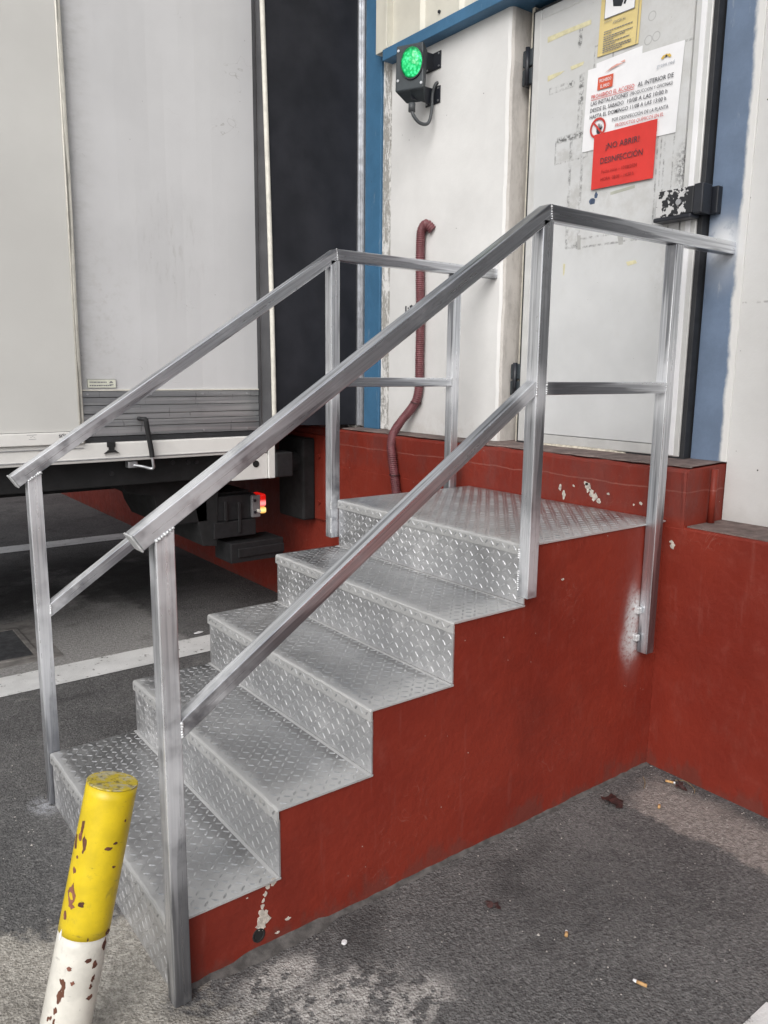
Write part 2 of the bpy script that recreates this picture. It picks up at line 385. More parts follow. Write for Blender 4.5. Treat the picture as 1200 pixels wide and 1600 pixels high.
def mat_plate(worn):
    m = Mat('worn_chequer_plate' if worn else 'clean_chequer_plate', .4, .9); x = m.xyz()
    n = m.noise(5, 6, .65); n2 = m.noise(28, 6, .7); f = m.noise(190, 3, .6)
    c = m.mix(m.step(n, .2, .8), *(((.40, .405, .415, 1), (.57, .575, .585, 1)) if worn else ((.60, .605, .62, 1), (.74, .745, .755, 1))))
    c = m.mix(m.mul(m.step(f, .4, .7), .35), c, (.60, .60, .61, 1))
    dust = m.mul(m.step(n2, .3, .8), m.step(n, .40, .70))
    c = m.mix(m.mul(dust, .4), c, (.52, .51, .50, 1))
    c = m.mix(m.mul(m.step(m.noise(3.5, 4, .6), .52, .78), .35), c, (.26, .26, .265, 1))
    c = m.mix(m.mul(m.step(m.noise(19, 5, .7), .72, .78), .4), c, (.42, .33, .24, 1))
    if worn:
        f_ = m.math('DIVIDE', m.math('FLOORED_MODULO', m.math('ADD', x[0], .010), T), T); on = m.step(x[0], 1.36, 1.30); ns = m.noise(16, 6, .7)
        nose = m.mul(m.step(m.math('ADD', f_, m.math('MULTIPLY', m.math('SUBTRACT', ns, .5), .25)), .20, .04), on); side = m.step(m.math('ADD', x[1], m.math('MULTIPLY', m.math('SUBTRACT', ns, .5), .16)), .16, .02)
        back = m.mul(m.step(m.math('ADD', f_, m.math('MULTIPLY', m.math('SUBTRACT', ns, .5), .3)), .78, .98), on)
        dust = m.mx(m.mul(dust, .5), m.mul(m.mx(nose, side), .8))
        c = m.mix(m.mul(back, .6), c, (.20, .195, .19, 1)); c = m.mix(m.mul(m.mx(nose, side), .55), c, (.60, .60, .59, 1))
    m.color(c); m.metal(m.math('SUBTRACT', .94, m.math('MULTIPLY', dust, .6))); m.rough(m.step(n2, .2, .8, *((.27, .42) if worn else (.38, .52)))); m.bump(f, .15, .002); return m.m

def mat_lug():
    m = Mat('worn_lug_metal', .34, .9); n = m.noise(9, 5)
    m.color(m.mix(m.step(n, .3, .7), (.44, .445, .455, 1), (.66, .665, .675, 1))); m.rough(m.step(m.noise(60, 3), .3, .7, .28, .48)); return m.m

# ---- door
def mat_door():
    m = Mat('scuffed_white_door', .4, spec=.5); A = (1, 2); x = m.xyz()
    n = m.noise(2.6, 5, .6); n2 = m.noise(15, 7, .75); n3 = m.noise(60, 6, .75)
    c = m.mix(m.step(n, .3, .7), (.50, .507, .51, 1), (.58, .587, .59, 1))
    gr = m.mx(m.rect(A, (.10, 1.86), (.66, 2.75), .10), m.ell(A, (.17, 1.80), (.07, .22), .8))
    c = m.mix(m.mul(gr, m.step(n2, .38, .68), .55), c, (.42, .415, .40, 1))
    c = m.mix(m.mul(m.step(x[2], 2.3, 2.6), .25), c, (.50, .49, .46, 1))
    dirt = m.mul(m.ell(A, (.14, 2.10), (.035, .07), .6), m.step(m.noise(85, 4, .8), .44, .56))
    dirt2 = m.mul(m.ell(A, (.17, 1.83), (.055, .15), .9), m.step(m.noise(18, 6, .7), .42, .7), .7)
    rims = None
    for lo, hi, wd in (((.645, 2.482), (.775, 2.508), .006), ((.66, 2.487), (.74, 2.503), .004), ((.585, 1.88), (.655, 2.30), .012), ((.30, 1.875), (.60, 1.915), .008), ((.565, 2.21), (.73, 2.30), .006),
                       ((.19, 1.90), (.245, 2.35), .005), ((.225, 1.88), (.26, 2.24), .006), ((.60, 2.30), (.625, 2.52), .010), ((.12, 2.499), (.245, 2.507), .004), ((.098, 2.24), (.11, 2.42), .005), ((.47, 2.52), (.56, 2.60), .006)):
        q = m.rim(A, lo, hi, wd); rims = q if rims is None else m.mx(rims, q)
    rims = m.mul(rims, m.step(n3, .40, .66))
    fill = m.mul(m.mx(m.rect(A, (.57, 2.215), (.727, 2.265), .006), m.rect(A, (.59, 1.88), (.65, 2.12), .012)), m.step(n2, .40, .6), .6)
    glue = m.mul(m.mx(m.rect(A, (.59, 2.29), (.72, 2.31), .006), m.rect(A, (.605, 2.41), (.619, 2.50), .006), m.ell(A, (.63, 2.64), (.010, .022), .4), m.ell(A, (.628, 2.675), (.008, .012), .5), m.rect(A, (.66, 2.49), (.68, 2.502), .004)), m.step(n3, .42, .55))
    c = m.mix(m.mul(fill, .8), c, (.36, .355, .34, 1)); c = m.mix(m.mul(rims, .7), c, (.09, .09, .09, 1)); c = m.mix(m.mul(glue, .8), c, (.06, .06, .06, 1))
    c = m.mix(m.mul(dirt, .85), c, (.07, .07, .07, 1)); c = m.mix(m.mul(dirt2, .5), c, (.24, .235, .23, 1))
    ring = m.mx(*[m.math('SUBTRACT', m.ell(A, cc, (.016, .016), .08), m.ell(A, cc, (.013, .013), .08), clamp=True) for cc in ((.325, 2.55), (.293, 2.553), (.315, 2.625))])
    c = m.mix(m.mul(ring, .45), c, (.15, .15, .15, 1))
    low = m.mul(m.step(m.noise(9, 6, .7), .55, .72), .3); c = m.mix(low, c, (.52, .515, .505, 1))
    c = m.mix(m.mul(m.step(m.vor(37), .05, .03), m.step(m.noise(6, 2), .5, .55), .7), c, (.12, .12, .12, 1))
    m.color(c); m.rough(m.step(n2, .3, .7, .34, .55)); m.bump(n2, .08, .003); return m.m

def mat_latch():
    m = Mat('flaking_silver_over_black', .45); n = m.noise(38, 6, .6); x = m.xyz()
    k = m.step(m.math('ADD', n, m.math('MULTIPLY', m.math('SUBTRACT', x[1], .15), 1.6)), .50, .52)
    m.color(m.mix(k, (.012, .013, .016, 1), (.50, .50, .50, 1))); m.bump(k, .4, .002); return m.m

# ---- truck
def mat_curtain(base, streak=True):
    m = Mat('truck_tarpaulin', .5, spec=.4); x = m.xyz()
    n = m.noise(1.4, 5, .6); n2 = m.noise(10, 6, .7, m.map(m.P, (1, 1, .3)))
    b2 = tuple(c * .9 for c in base[:3]) + (1,)
    c = m.mix(m.step(n, .3, .7), b2, base)
    if streak:
        left = m.step(m.math('ADD', x[0], m.math('MULTIPLY', m.math('SUBTRACT', m.noise(14, 6, .7), .5), .16)), .64, .49)
        c = m.mix(m.mul(left, m.step(m.noise(24, 7, .75, m.map(m.P, (.5, 1, 1.3))), .36, .80), .6), c, (.33, .325, .315, 1))
        sc = m.mul(m.ell((0, 2), (.93, 1.95), (.16, .20), .9), m.step(m.noise(30, 6, .75, m.map(m.P, (1.4, 1, .3))), .50, .68)); c = m.mix(m.mul(sc, .4), c, (.33, .325, .315, 1))
        sc = m.mul(m.ell((0, 2), (.60, 1.62), (.10, .3), .9), m.step(m.noise(20, 6, .75), .48, .68)); c = m.mix(m.mul(sc, .5), c, (.38, .37, .36, 1))
        wr = m.noise(6, 2, .5, m.map(m.P, (1, 1, 1.5), (0, .5, 0)), 1.8)
        c = m.mix(m.mul(m.step(wr, .5, .503), m.step(wr, .512, .506), m.step(m.noise(3.4, 2), .6, .66), .6), c, (.25, .24, .23, 1))
        c = m.mix(m.mul(m.step(m.vor(11), .035, .02), .6), c, (.2, .2, .2, 1))
    m.color(c); m.bump(m.math('ADD', m.noise(2.2, 3), m.math('MULTIPLY', m.noise(260, 2), .03)), .16, .03); return m.m

def mat_kick():
    m = Mat('scratched_aluminium', .42, .85)
    s = m.noise(60, 5, .6, m.map(m.P, (.02, 1, 1))); q = m.noise(4, 5, .6)
    c = m.mix(m.step(s, .35, .65), (.30, .31, .325, 1), (.55, .56, .575, 1)); c = m.mix(m.mul(m.step(q, .5, .7), .5), c, (.26, .265, .28, 1))
    c = m.mix(m.mul(m.step(m.noise(60, 3, .5, m.map(m.P, (1, 1, .2), (0, .7, 0))), .66, .7), .5), c, (.12, .12, .12, 1))
    m.color(c); m.rough(m.step(s, .3, .7, .5, .32)); return m.m

def mat_black_cloth():
    m = Mat('black_dock_cloth', .6, spec=.2)
    n = m.noise(5, 5, .6); f = m.noise(2.6, 3, .5, m.map(m.P, (1, 1, .7), (0, .7, 0)))
    m.color(m.mix(m.step(n, .3, .7), (.013, .014, .018, 1), (.022, .023, .029, 1))); m.bump(m.math('ADD', f, m.math('MULTIPLY', m.noise(300, 2), .02)), .35, .05); return m.m

def mat_crackle():
    m = Mat('peeling_white_paint', .7); v = m.map(m.P, (1, 1.0, .28))
    n = m.noise(130, 6, .75, v); n2 = m.noise(22, 4, .6, v)
    k = m.step(m.math('ADD', n, m.math('MULTIPLY', m.math('SUBTRACT', n2, .5), .7)), .47, .52)
    m.color(m.mix(k, (.34, .325, .30, 1), (.68, .67, .65, 1))); m.bump(k, .7, .004); return m.m

def mat_bollard(col, white):
    m = Mat('chipped_bollard_paint', .38, spec=.5); v = m.O
    n = m.noise(14, 5, .6, v); n2 = m.noise(30, 6, .7, m.map(v, (1, 1, .55))); n3 = m.noise(90, 6, .75, v)
    d = tuple(c * .82 for c in col[:3]) + (1,)
    c = m.mix(m.step(n, .35, .65), d, col)
    c = m.mix(m.mul(m.step(n2, .58, .72), .5), c, (.16, .13, .05, 1) if not white else (.40, .39, .36, 1))
    c = m.mix(m.mul(m.step(n3, .60, .70), m.step(n, .45, .62), .6), c, (.10, .085, .04, 1) if not white else (.30, .29, .27, 1))
    sc_ = m.noise(18, 6, .75, m.map(v, (1, 1, 3.2), (.5, .3, 0))); c = m.mix(m.mul(m.step(sc_, .60, .70), .55), c, (.12, .10, .035, 1) if not white else (.30, .285, .26, 1))
    gr_ = m.noise(6, 5, .65, m.map(v, loc=(.2, .9, .4))); c = m.mix(m.mul(m.step(gr_, .52, .75), .45), c, (.30, .25, .05, 1) if not white else (.46, .44, .40, 1))
    chip = m.step(m.noise(24, 3, .5, m.map(v, (1, 1, .6), loc=(.33, .1, 0.2))), .672, .685)
    c = m.mix(chip, c, m.mix(m.noise(120, 3), (.06, .02, .012, 1), (.16, .06, .03, 1)))
    m.color(c); m.rough(m.math('ADD', m.math('MULTIPLY', chip, .4), .36)); m.bump(m.math('SUBTRACT', m.math('MULTIPLY', n3, .25), chip), .4, .003); return m.m

def mat_bollard_top():
    m = Mat('worn_bollard_cap', .6); n = m.noise(75, 6, .75); n2 = m.noise(34, 5, .7)
    c = m.mix(m.step(n2, .45, .6), (.50, .38, .02, 1), (.42, .38, .24, 1)); m.color(m.mix(m.mul(m.step(n, .52, .62), .75), c, (.10, .085, .03, 1))); m.bump(n, .3, .002); return m.m

def mat_lens():
    m = Mat('green_signal_lens', .22); v = m.vor(85, m.P, 'F1', 'Color'); d = m.vor(85, m.P)
    sp = m.nt.nodes.new('ShaderNodeSeparateColor'); m.L(v, sp.inputs[0]); k = m.math('MULTIPLY', sp.outputs[0], m.step(d, .75, .25))
    m.color((.0, .14, .04, 1))
    dim = m.mix(k, (.0, .035, .010, 1), (.0, .30, .07, 1)); lit = m.mix(k, (.0, .36, .09, 1), (.10, 1.0, .40, 1))
    q = m.math('POWER', m.math('ADD', m.math('POWER', m.math('DIVIDE', m.math('SUBTRACT', m.xyz()[2], 2.724), .052), 2.0), m.math('POWER', m.math('DIVIDE', m.math('SUBTRACT', m.xyz()[1], 1.384), .042), 2.0)), .5)
    m.put(m.b.inputs['Emission Color'], m.mix(m.step(q, 1.12, .92), dim, lit))
    m.b.inputs['Emission Strength'].default_value = 0.85; m.bump(d, .6, .004); return m.m

def mat_emit(name, col, e, hot):
    m = Mat(name, .25); m.color(tuple(q * .4 for q in col[:3]) + (1,))
    k = m.ell((1, 2), hot, (.035, .012), 1.0)
    m.put(m.b.inputs['Emission Color'], m.mix(k, tuple(q * .35 for q in col[:3]) + (1,), tuple(min(1.0, q * 1.2 + .25) for q in col[:3]) + (1,)))
    m.b.inputs['Emission Strength'].default_value = e; return m.m

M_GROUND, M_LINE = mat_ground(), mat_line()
M_RED, M_RED_S = mat_red(), mat_red(True)
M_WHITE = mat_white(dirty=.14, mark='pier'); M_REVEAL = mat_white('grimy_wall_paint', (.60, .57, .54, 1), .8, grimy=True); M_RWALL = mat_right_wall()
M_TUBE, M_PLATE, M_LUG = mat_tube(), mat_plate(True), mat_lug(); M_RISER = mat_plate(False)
M_DOOR = mat_door(); M_BLUE = mat_blue('blue_steel_paint', (.050, .145, .260, 1), worn=.25); M_BLUE2 = mat_blue('greyed_blue_paint', (.150, .205, .300, 1), edge=-.050, worn=.4)
M_CLAD = plain('cream_cladding', (.55, .53, .46, 1), .5, 0, .08, 5)
M_CUR_A = mat_curtain((.55, .545, .525, 1), False); M_CUR_B = mat_curtain((.535, .535, .545, 1)); M_KICK = mat_kick(); M_CLOTH = mat_black_cloth()
M_TWHITE = plain('truck_white_enamel', (.66, .65, .63, 1), .35, 0, .06, 7); M_CHASSIS = plain('black_chassis', (.004, .004, .0048, 1), .75, 0, .3, 14)
M_DARKGREY = plain('dusty_dark_plastic', (.010, .010, .0115, 1), .65, 0, .35, 25); M_RUBBER = plain('black_rubber', (.009, .009, .010, 1), .8, 0, .3, 20, .2)
M_GREYPOST = plain('grey_dock_flap', (.075, .075, .080, 1), .6, 0, .2, 6)
M_ALU = plain('aluminium_trim', (.50, .51, .53, 1), .35, .85, .15, 30); M_WSTRIP = plain('off_white_piping', (.62, .60, .54, 1), .5, 0, .12, 20)
M_CRACK = mat_crackle(); M_GASKET = plain('black_gasket', (.020, .021, .024, 1), .6, 0, .2, 20); M_BLACK = plain('black_enamel', (.014, .016, .022, 1), .4, 0, .25, 18)
M_HOUSING = plain('charcoal_housing', (.028, .036, .042, 1), .5, 0, .15, 20); M_CABLE = plain('grey_cable', (.055, .06, .065, 1), .5, 0, .15, 30)
M_HOSE = plain('maroon_conduit', (.150, .048, .055, 1), .5, 0, .2, 30); M_YEL = mat_bollard((.66, .49, .012, 1), False); M_BWHITE = mat_bollard((.68, .66, .60, 1), True); M_BTOP = mat_bollard_top()
M_LENS = mat_lens(); M_REDLAMP = mat_emit('red_tail_lens', (.9, .012, .008, 1), 1.1, (2.262, .670)); M_AMBER = mat_emit('amber_tail_lens', (.95, .36, .01, 1), 1.0, (2.262, .632)); M_CLEAR = plain('clear_reflector', (.7, .68, .6, 1), .2)
M_PAPER = plain('white_paper', (.74, .74, .755, 1), .55, 0, .04, 9); M_REDPAPER = plain('red_paper', (.60, .035, .028, 1), .4, 0, .08, 9); M_YELPAPER = plain('yellow_paper', (.62, .50, .22, 1), .5, 0, .06, 9)
M_INK = plain('black_ink', (.035, .035, .045, 1), .6); M_REDINK = plain('red_ink', (.50, .045, .035, 1), .6); M_DARKREDINK = plain('dark_red_ink', (.26, .012, .012, 1), .6); M_GREYINK = plain('grey_ink', (.16, .16, .18, 1), .6)
M_ORANGE = plain('orange_red_print', (.55, .09, .045, 1), .6); M_PINK = plain('faded_pink_print', (.62, .33, .28, 1), .6); M_LOGO = plain('yellow_print', (.62, .42, .08, 1), .6); M_LGREY = plain('faint_grey_print', (.36, .38, .42, 1), .6)
M_TAPE = plain('yellowed_tape', (.58, .54, .35, 1), .45, 0, .12, 40); M_CHIP = plain('bare_plaster', (.46, .42, .37, 1), .85, 0, .3, 60, .5); M_CONC = plain('grey_concrete', (.17, .16, .152, 1), .85, 0, .3, 14, .4)
M_ASPH2 = plain('dirty_mortar_fillet', (.085, .080, .077, 1), .9, 0, .4, 30, .5)
M_BUTT = plain('tan_filter_paper', (.50, .30, .13, 1), .7, 0, .2, 90); M_LEAF = plain('dead_leaf', (.040, .014, .013, 1), .7, 0, .5, 70); M_TWIG = plain('dry_twig', (.22, .16, .08, 1), .8); M_GRIT = plain('pale_grit', (.32, .30, .28, 1), .9, 0, .4, 40)
M_IRON = plain('dark_iron_cover', (.022, .024, .028, 1), .5, .3, .3, 30, .3); M_HOLE = plain('dark_pipe', (.008, .008, .008, 1), .8); M_WELD = plain('zinc_spray', (.62, .63, .64, 1), .45, .5, .15, 90, .4)
M_STICK = plain('pale_sticker', (.62, .63, .54, 1), .4); M_DARKWALL = plain('brown_lintel_paint', (.20, .185, .165, 1), .7, 0, .3, 8); M_GREYLEDGE = plain('grey_mortar', (.155, .115, .105, 1), .8, 0, .35, 18, .5)  # lintel and door jamb share one dull brown paint
M_GLUE = plain('blue_black_residue', (.05, .075, .13, 1), .5, 0, .4, 60); M_SAND = plain('crumbled_filler', (.50, .46, .38, 1), .8, 0, .3, 50, .5); M_TIRE = M_RUBBER; M_RIM = plain('grey_wheel_rim', (.25, .25, .26, 1), .5, .4)

# ================================================================== SETTING
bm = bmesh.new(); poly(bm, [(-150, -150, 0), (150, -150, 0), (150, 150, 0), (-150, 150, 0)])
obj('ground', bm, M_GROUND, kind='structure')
bm = bmesh.new(); poly(bm, [(-14, 1.975, .004), (1.796, 1.975, .004), (1.796, 2.205, .004), (-14, 2.205, .004)]); obj('parking_line', bm, M_LINE, kind='structure')
bm = bmesh.new(); poly(bm, [(-14, 4.82, .004), (1.796, 4.82, .004), (1.796, 5.05, .004), (-14, 5.05, .004)]); obj('parking_line', bm, M_LINE, kind='structure')
bm = bmesh.new(); poly(bm, [(-14, -.945, .004), (1.06, -.945, .004), (1.085, -.86, .004), (1.06, -.815, .004), (-14, -.815, .004)]); obj('parking_line', bm, M_LINE, kind='structure')
bm = bmesh.new(); box(bm, -.34, .40, 2.335, 3.02, -.05, .003); obj('concrete_apron', bm, M_CONC, kind='structure')

# drain cover in the yard
t = empty('drain_cover', (.05, 2.64, 0), 'square dark iron drain cover in a pale frame beyond the white line', 'drain cover')
bm = bmesh.new()
for q in ((-.21, .305, 2.39, 2.415), (-.21, .305, 2.875, 2.90), (-.21, -.185, 2.415, 2.875), (.28, .305, 2.415, 2.875)): box(bm, q[0], q[1], q[2], q[3], -.02, .010)
obj('frame', bm, M_CONC, t, bevel=.002)
bm = B((-.183, .278, 2.417, 2.873, -.02, .007))
obj('plate', bm, M_IRON, t)

# ------------------------------------------------------------------ dock wall (red plinth, kerb)
t = empty('dock_plinth', (1.9, 0, 0), 'long red painted plinth of the loading dock with a raised kerb under the white walls', 'wall')
obj('plinth_face', B((L, 3.2, -9, 14, -.3, .885)), M_RED_S, t, bevel=.008)
# kerb with a slightly wavy top, shallow slope to the wall
bm = bmesh.new()
N = 70; rows = []
for i in range(N + 1):
    y = -.072 + (14.07) * (i / N) ** 2.2
    j = random.uniform(-.003, .003)
    rows.append([bm.verts.new(p) for p in ((L + .001, y, .88), (L + .001 + j, y, KT - .012), (L + .012 + j, y, KT + j), (2.3, y, KT + .014), (2.3, y, .88))])
for a, b in zip(rows, rows[1:]):
    for k in range(5): bm.faces.new((a[k], a[(k + 1) % 5], b[(k + 1) % 5], b[k]))
bm.faces.new(rows[0]); bm.faces.new(rows[-1][::-1])
kerb = obj('kerb', bm, M_RED, t)
bm = bmesh.new()                                         # mortar skim on top of the kerb
prev = None
for i in range(N + 1):
    y = -.066 + 2.28 * i / N; e = L + .022 + random.uniform(-.010, .012)
    cur = [bm.verts.new((e, y, KT + .004)), bm.verts.new((e + .003, y, KT + .0075)), bm.verts.new((2.09, y, KT + .0155))]
    if prev:
        for k in range(2): bm.faces.new((prev[k], prev[k + 1], cur[k + 1], cur[k]))
    prev = cur
obj('mortar_skim', bm, M_GREYLEDGE, kerb)
bm = bmesh.new()
for y, z, r, a in ((.33, .972, .016, 1.3), (.315, .955, .013, 1.2), (.30, .94, .012, 1.4), (.28, .925, .010, 1.2), (.345, .985, .010, .8), (.467, .955, .008, 1.6), (.445, .93, .008, 2.2), (.40, .97, .006, .8), (.24, .96, .006, .8), (.10, .943, .008, .8), (.13, .935, .004, 1)):
    flake(bm, (L + .001, y, z), (0, 1, 0), (0, 0, 1), (-1, 0, 0), r, a, 10, .0016)
obj('bare_chip', bm, M_CHIP, kerb, 'bare plaster spots where red paint flaked off' )['kind'] = 'stuff'
bm = bmesh.new()
for y, z, r, a in ((-.03, .83, .009, .7), (-.035, .815, .010, 1.3), (.88, .2, .01, .6)): flake(bm, (L, y, z), (0, 1, 0), (0, 0, 1), (-1, 0, 0), r, a, 9, .002)
obj('bare_chip', bm, M_CHIP, t)['kind'] = 'stuff'
bm = bmesh.new(); box(bm, L + .012, 2.028, -9, -.076, .8855, .8895)
obj('ledge_skim', bm, M_GREYLEDGE, t)
bm = bmesh.new(); cyl(bm, (L + .135, -.088, .89), (L + .135, -.088, 1.075), .012, 14); obj('corner_pipe', bm, M_RED, t, smooth=True)
# right white wall
bm = B((2.03, 3.2, -9, -.075, .885, 4.2))
obj('white_wall', bm, M_RWALL, None, 'white painted wall with grey specks right of the blue door post', 'wall')
bm = B((2.024, 2.40, -.075, .062, KT + .012, 4.2))
obj('door_post', bm, M_BLUE2, None, 'greyed blue door post with ragged white paint along its right edge', 'post', bevel=.003)

# white pier left of the door
t = empty('white_pier', (2.0, 1.34, KT), 'white plastered pier between the truck bay and the door with a grimy side', 'wall')
bm = bmesh.new()
pr = [(1.93, 1.735), (1.93, .962), (1.938, .950), (1.95, .944)]
NZ = 24; rows = []
for k in range(NZ + 1):
    z = KT + .012 + (2.86 - KT) * k / NZ; j = random.uniform(-.004, .004)
    rows.append([bm.verts.new((x, y + (j if i in (1, 2, 3) else 0), z)) for i, (x, y) in enumerate(pr)] + [bm.verts.new((2.4, .944 + j, z)), bm.verts.new((2.4, 1.735, z))])
for a, b in zip(rows, rows[1:]):
    for k in range(6):
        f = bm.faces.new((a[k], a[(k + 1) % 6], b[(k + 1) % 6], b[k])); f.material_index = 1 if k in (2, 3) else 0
bm.faces.new(rows[0]); bm.faces.new(rows[-1])
pier = obj('plaster_face', bm, [M_WHITE, M_REVEAL], t)
bm = bmesh.new()                                          # remains of a black stencil
for q in ((1.607, 1.597, 1.672, 1.712), (1.590, 1.577, 1.672, 1.690), (1.600, 1.580, 1.664, 1.672)): box(bm, 1.9285, 1.9295, q[1], q[0], q[2], q[3])
flake(bm, (1.9296, 1.560, 1.706), (0, 1, 0), (0, 0, 1), (-1, 0, 0), .012, .8, 10, .0008, .25); flake(bm, (1.9296, 1.583, 1.701), (0, 1, 0), (0, 0, 1), (-1, 0, 0), .006, 1, 8, .0008)
obj('stencil_mark', bm, M_INK, pier)['kind'] = 'stuff'
# peeling strip, blue column, aluminium angle
obj('peeling_post', B((1.934, 2.4, 1.7355, 1.812, KT + .012, 2.895)), M_CRACK, None, 'narrow timber strip with cracked peeling white paint between blue column and pier', 'post', bevel=.004)
obj('blue_column', B((1.922, 2.4, 1.8125, 1.944, KT + .010, 4.4)), M_BLUE, None, 'blue steel column standing on the kerb left of the white pier', 'column', bevel=.003)
# wall above the opening and behind: header over door
obj('door_header', B((2.075, 2.42, .0625, .9435, 2.845, 4.2)), M_DARKWALL, None, 'dull brownish lintel wall above the white cold room door', 'wall')
# blue beam and cladding
obj('blue_beam', B((1.868, 2.40, -.0, 1.735, 2.852, 2.902)), M_BLUE, None, 'blue steel beam running over the white pier below the cream cladding', 'beam', bevel=.003)
t = empty('cream_cladding', (1.9, .9, 2.91), 'cream corrugated metal cladding above the blue beam', 'cladding')
prof = []
y = 1.701
while y > -.3:
    prof += [(1.902, y), (1.902, y - .20), (1.885, y - .215), (1.885, y - .225), (1.902, y - .24)]; y -= .26
bm = bmesh.new(); va = [[bm.verts.new((x, yy, z)) for x, yy in prof] for z in (2.904, 4.3)]
for i in range(len(prof) - 1): bm.faces.new((va[0][i], va[0][i + 1], va[1][i + 1], va[1][i]))
shell(bm, (.002, 0, 0))
obj('corrugated_sheet', bm, M_CLAD, t)
obj('corner_flashing', B((1.876, 1.93, 1.70, 1.80, 2.90, 4.3), (1.866, 1.876, 1.70, 1.722, 2.90, 4.3)), M_CLAD, t, bevel=.003)
bm = bmesh.new()
for yy, z in ((1.30, 3.0), (1.36, 2.955)): bm = bmesh.new(); cyl(bm, (1.90, yy, z), (1.894, yy, z), .007, 10); obj('screw_head', bm, M_BLACK, t)

# ------------------------------------------------------------------ cold room door
t = empty('cold_room_door', (2.0, .48, 1.09), 'scuffed white insulated cold room door covered in tape marks and notices', 'door')
X0 = 1.98
bm = B((X0, 2.05, .150, .832, 1.140, 2.775)); leaf = obj('door_leaf', bm, M_DOOR, t)
M_DEDGE = plain('door_edge_aluminium', (.58, .58, .57, 1), .4, .25, .08, 9)
bm = bmesh.new()
for q in ((.085, .148, 1.098, 2.815), (.834, .872, 1.098, 2.815), (.1485, .8335, 1.098, 1.138), (.1485, .8335, 2.777, 2.815)): box(bm, X0 + .004, 2.05, q[0], q[1], q[2], q[3])
obj('edge_frame', bm, M_DEDGE, t, bevel=.004)
obj('edge_frame', B((X0 + .0005, X0 + .012, .106, .126, 1.102, 2.811)), M_PAPER, t, bevel=.002)
bm = B((X0 + .008, 2.06, .066, .0845, 1.088, 2.822), (X0 + .008, 2.06, .8725, .882, 1.088, 2.822), (X0 + .008, 2.06, .085, .872, 1.080, 1.0975), (X0 + .008, 2.06, .085, .872, 2.8155, 2.826))
obj('gasket', bm, M_GASKET, t, bevel=.002)
obj('door_jamb', B((2.06, 2.10, .0625, .943, KT + .012, 2.845)), M_DARKWALL, t)
obj('jamb_strip', B((2.0, 2.06, .885, .900, KT + .012, 2.845)), plain('cream_jamb', (.50, .47, .40, 1), .6, 0, .15, 30), t)
for z in (2.555, 1.295):
    h_ = obj('hinge', B((1.985, 2.055, .8745, .930, z, z + .062)), M_HOUSING, t, bevel=.004); obj('hinge_leaf', B((1.985, 2.055, .8745, .930, z + .070, z + .135)), M_HOUSING, h_, bevel=.004)
    bm = bmesh.new(); cyl(bm, (1.982, .90, z - .004), (1.982, .90, z + .14), .010, 12); obj('hinge_pin', bm, M_BLACK, h_, smooth=True)
# latch
la = obj('latch', B((1.932, 1.978, .072, .215, 1.930, 2.018)), mat_latch(), t, bevel=.003)
obj('latch_block', B((1.930, 1.986, .036, .0715, 1.926, 2.022)), M_BLACK, la, bevel=.004)
obj('latch_keeper', B((1.995, 2.023, .020, .060, 1.930, 2.018)), M_BLACK, la, bevel=.003)
obj('latch_pull', B((1.924, 1.978, .072, .217, 1.915, 1.9295)), M_BLACK, la, bevel=.004)
bm = bmesh.new(); cyl(bm, (1.9325, .125, 1.972), (1.9275, .125, 1.972), .010, 14); obj('keyhole', bm, M_ALU, la)
# threshold
bm = bmesh.new(); N2 = 40; prev = None
for i in range(N2 + 1):
    y = .30 + .50 * i / N2; hh = .016 * math.sin(math.pi * i / N2) ** .5 + random.uniform(0, .006)
    cur = [bm.verts.new((1.978, y, KT + .01)), bm.verts.new((1.985, y, KT + .010 + hh * .6)), bm.verts.new((2.03, y, KT + .012 + hh * .6))]
    if prev:
        for k in range(2): bm.faces.new((prev[k], prev[k + 1], cur[k + 1], cur[k]))
    prev = cur
obj('threshold_filler', bm, M_SAND, t)
# tape scraps and residue stuck on the leaf
def strip(name, pts, mat, th=.0006):
    bm = bmesh.new(); prism(bm, [(X0 - .0002, a, b) for a, b in pts], (-th, 0, 0)); return obj(name, bm, mat, leaf)
strip('tape_strip', [(.794, 2.701), (.690, 2.700), (.582, 2.698), (.581, 2.681), (.70, 2.683), (.793, 2.680)], M_TAPE)
strip('tape_strip', [(.785, 2.556), (.740, 2.556), (.700, 2.553), (.72, 2.545), (.784, 2.535)], M_TAPE)
strip('tape_strip', [(.672, 2.560), (.605, 2.560), (.610, 2.549), (.665, 2.545)], M_TAPE)
strip('tape_strip', [(.448, 2.064), (.342, 2.071), (.341, 2.061), (.447, 2.053)], plain('grey_tape', (.40, .41, .35, 1), .5))
strip('tape_strip', [(.359, 1.803), (.318, 1.806), (.310, 1.794), (.350, 1.788)], M_TAPE)
strip('tape_strip', [(.659, 1.826), (.648, 1.824), (.650, 1.786), (.656, 1.778)], M_TAPE)
strip('tape_strip', [(.595, 1.925), (.578, 1.925), (.575, 1.872), (.590, 1.872)], plain('grey_residue', (.33, .33, .32, 1), .6))
strip('tape_strip', [(.405, 1.905), (.380, 1.905), (.378, 1.868), (.396, 1.868)], plain('grey_residue_pale', (.38, .38, .37, 1), .6))
bm = bmesh.new(); flake(bm, (X0, .532, 2.045), (0, 1, 0), (0, 0, 1), (-1, 0, 0), .018, .8, 11, .0006, .3); flake(bm, (X0, .515, 2.065), (0, 1, 0), (0, 0, 1), (-1, 0, 0), .009, 2.0, 8, .0006); obj('sticker_residue', bm, M_GLUE, leaf)['kind'] = 'stuff'

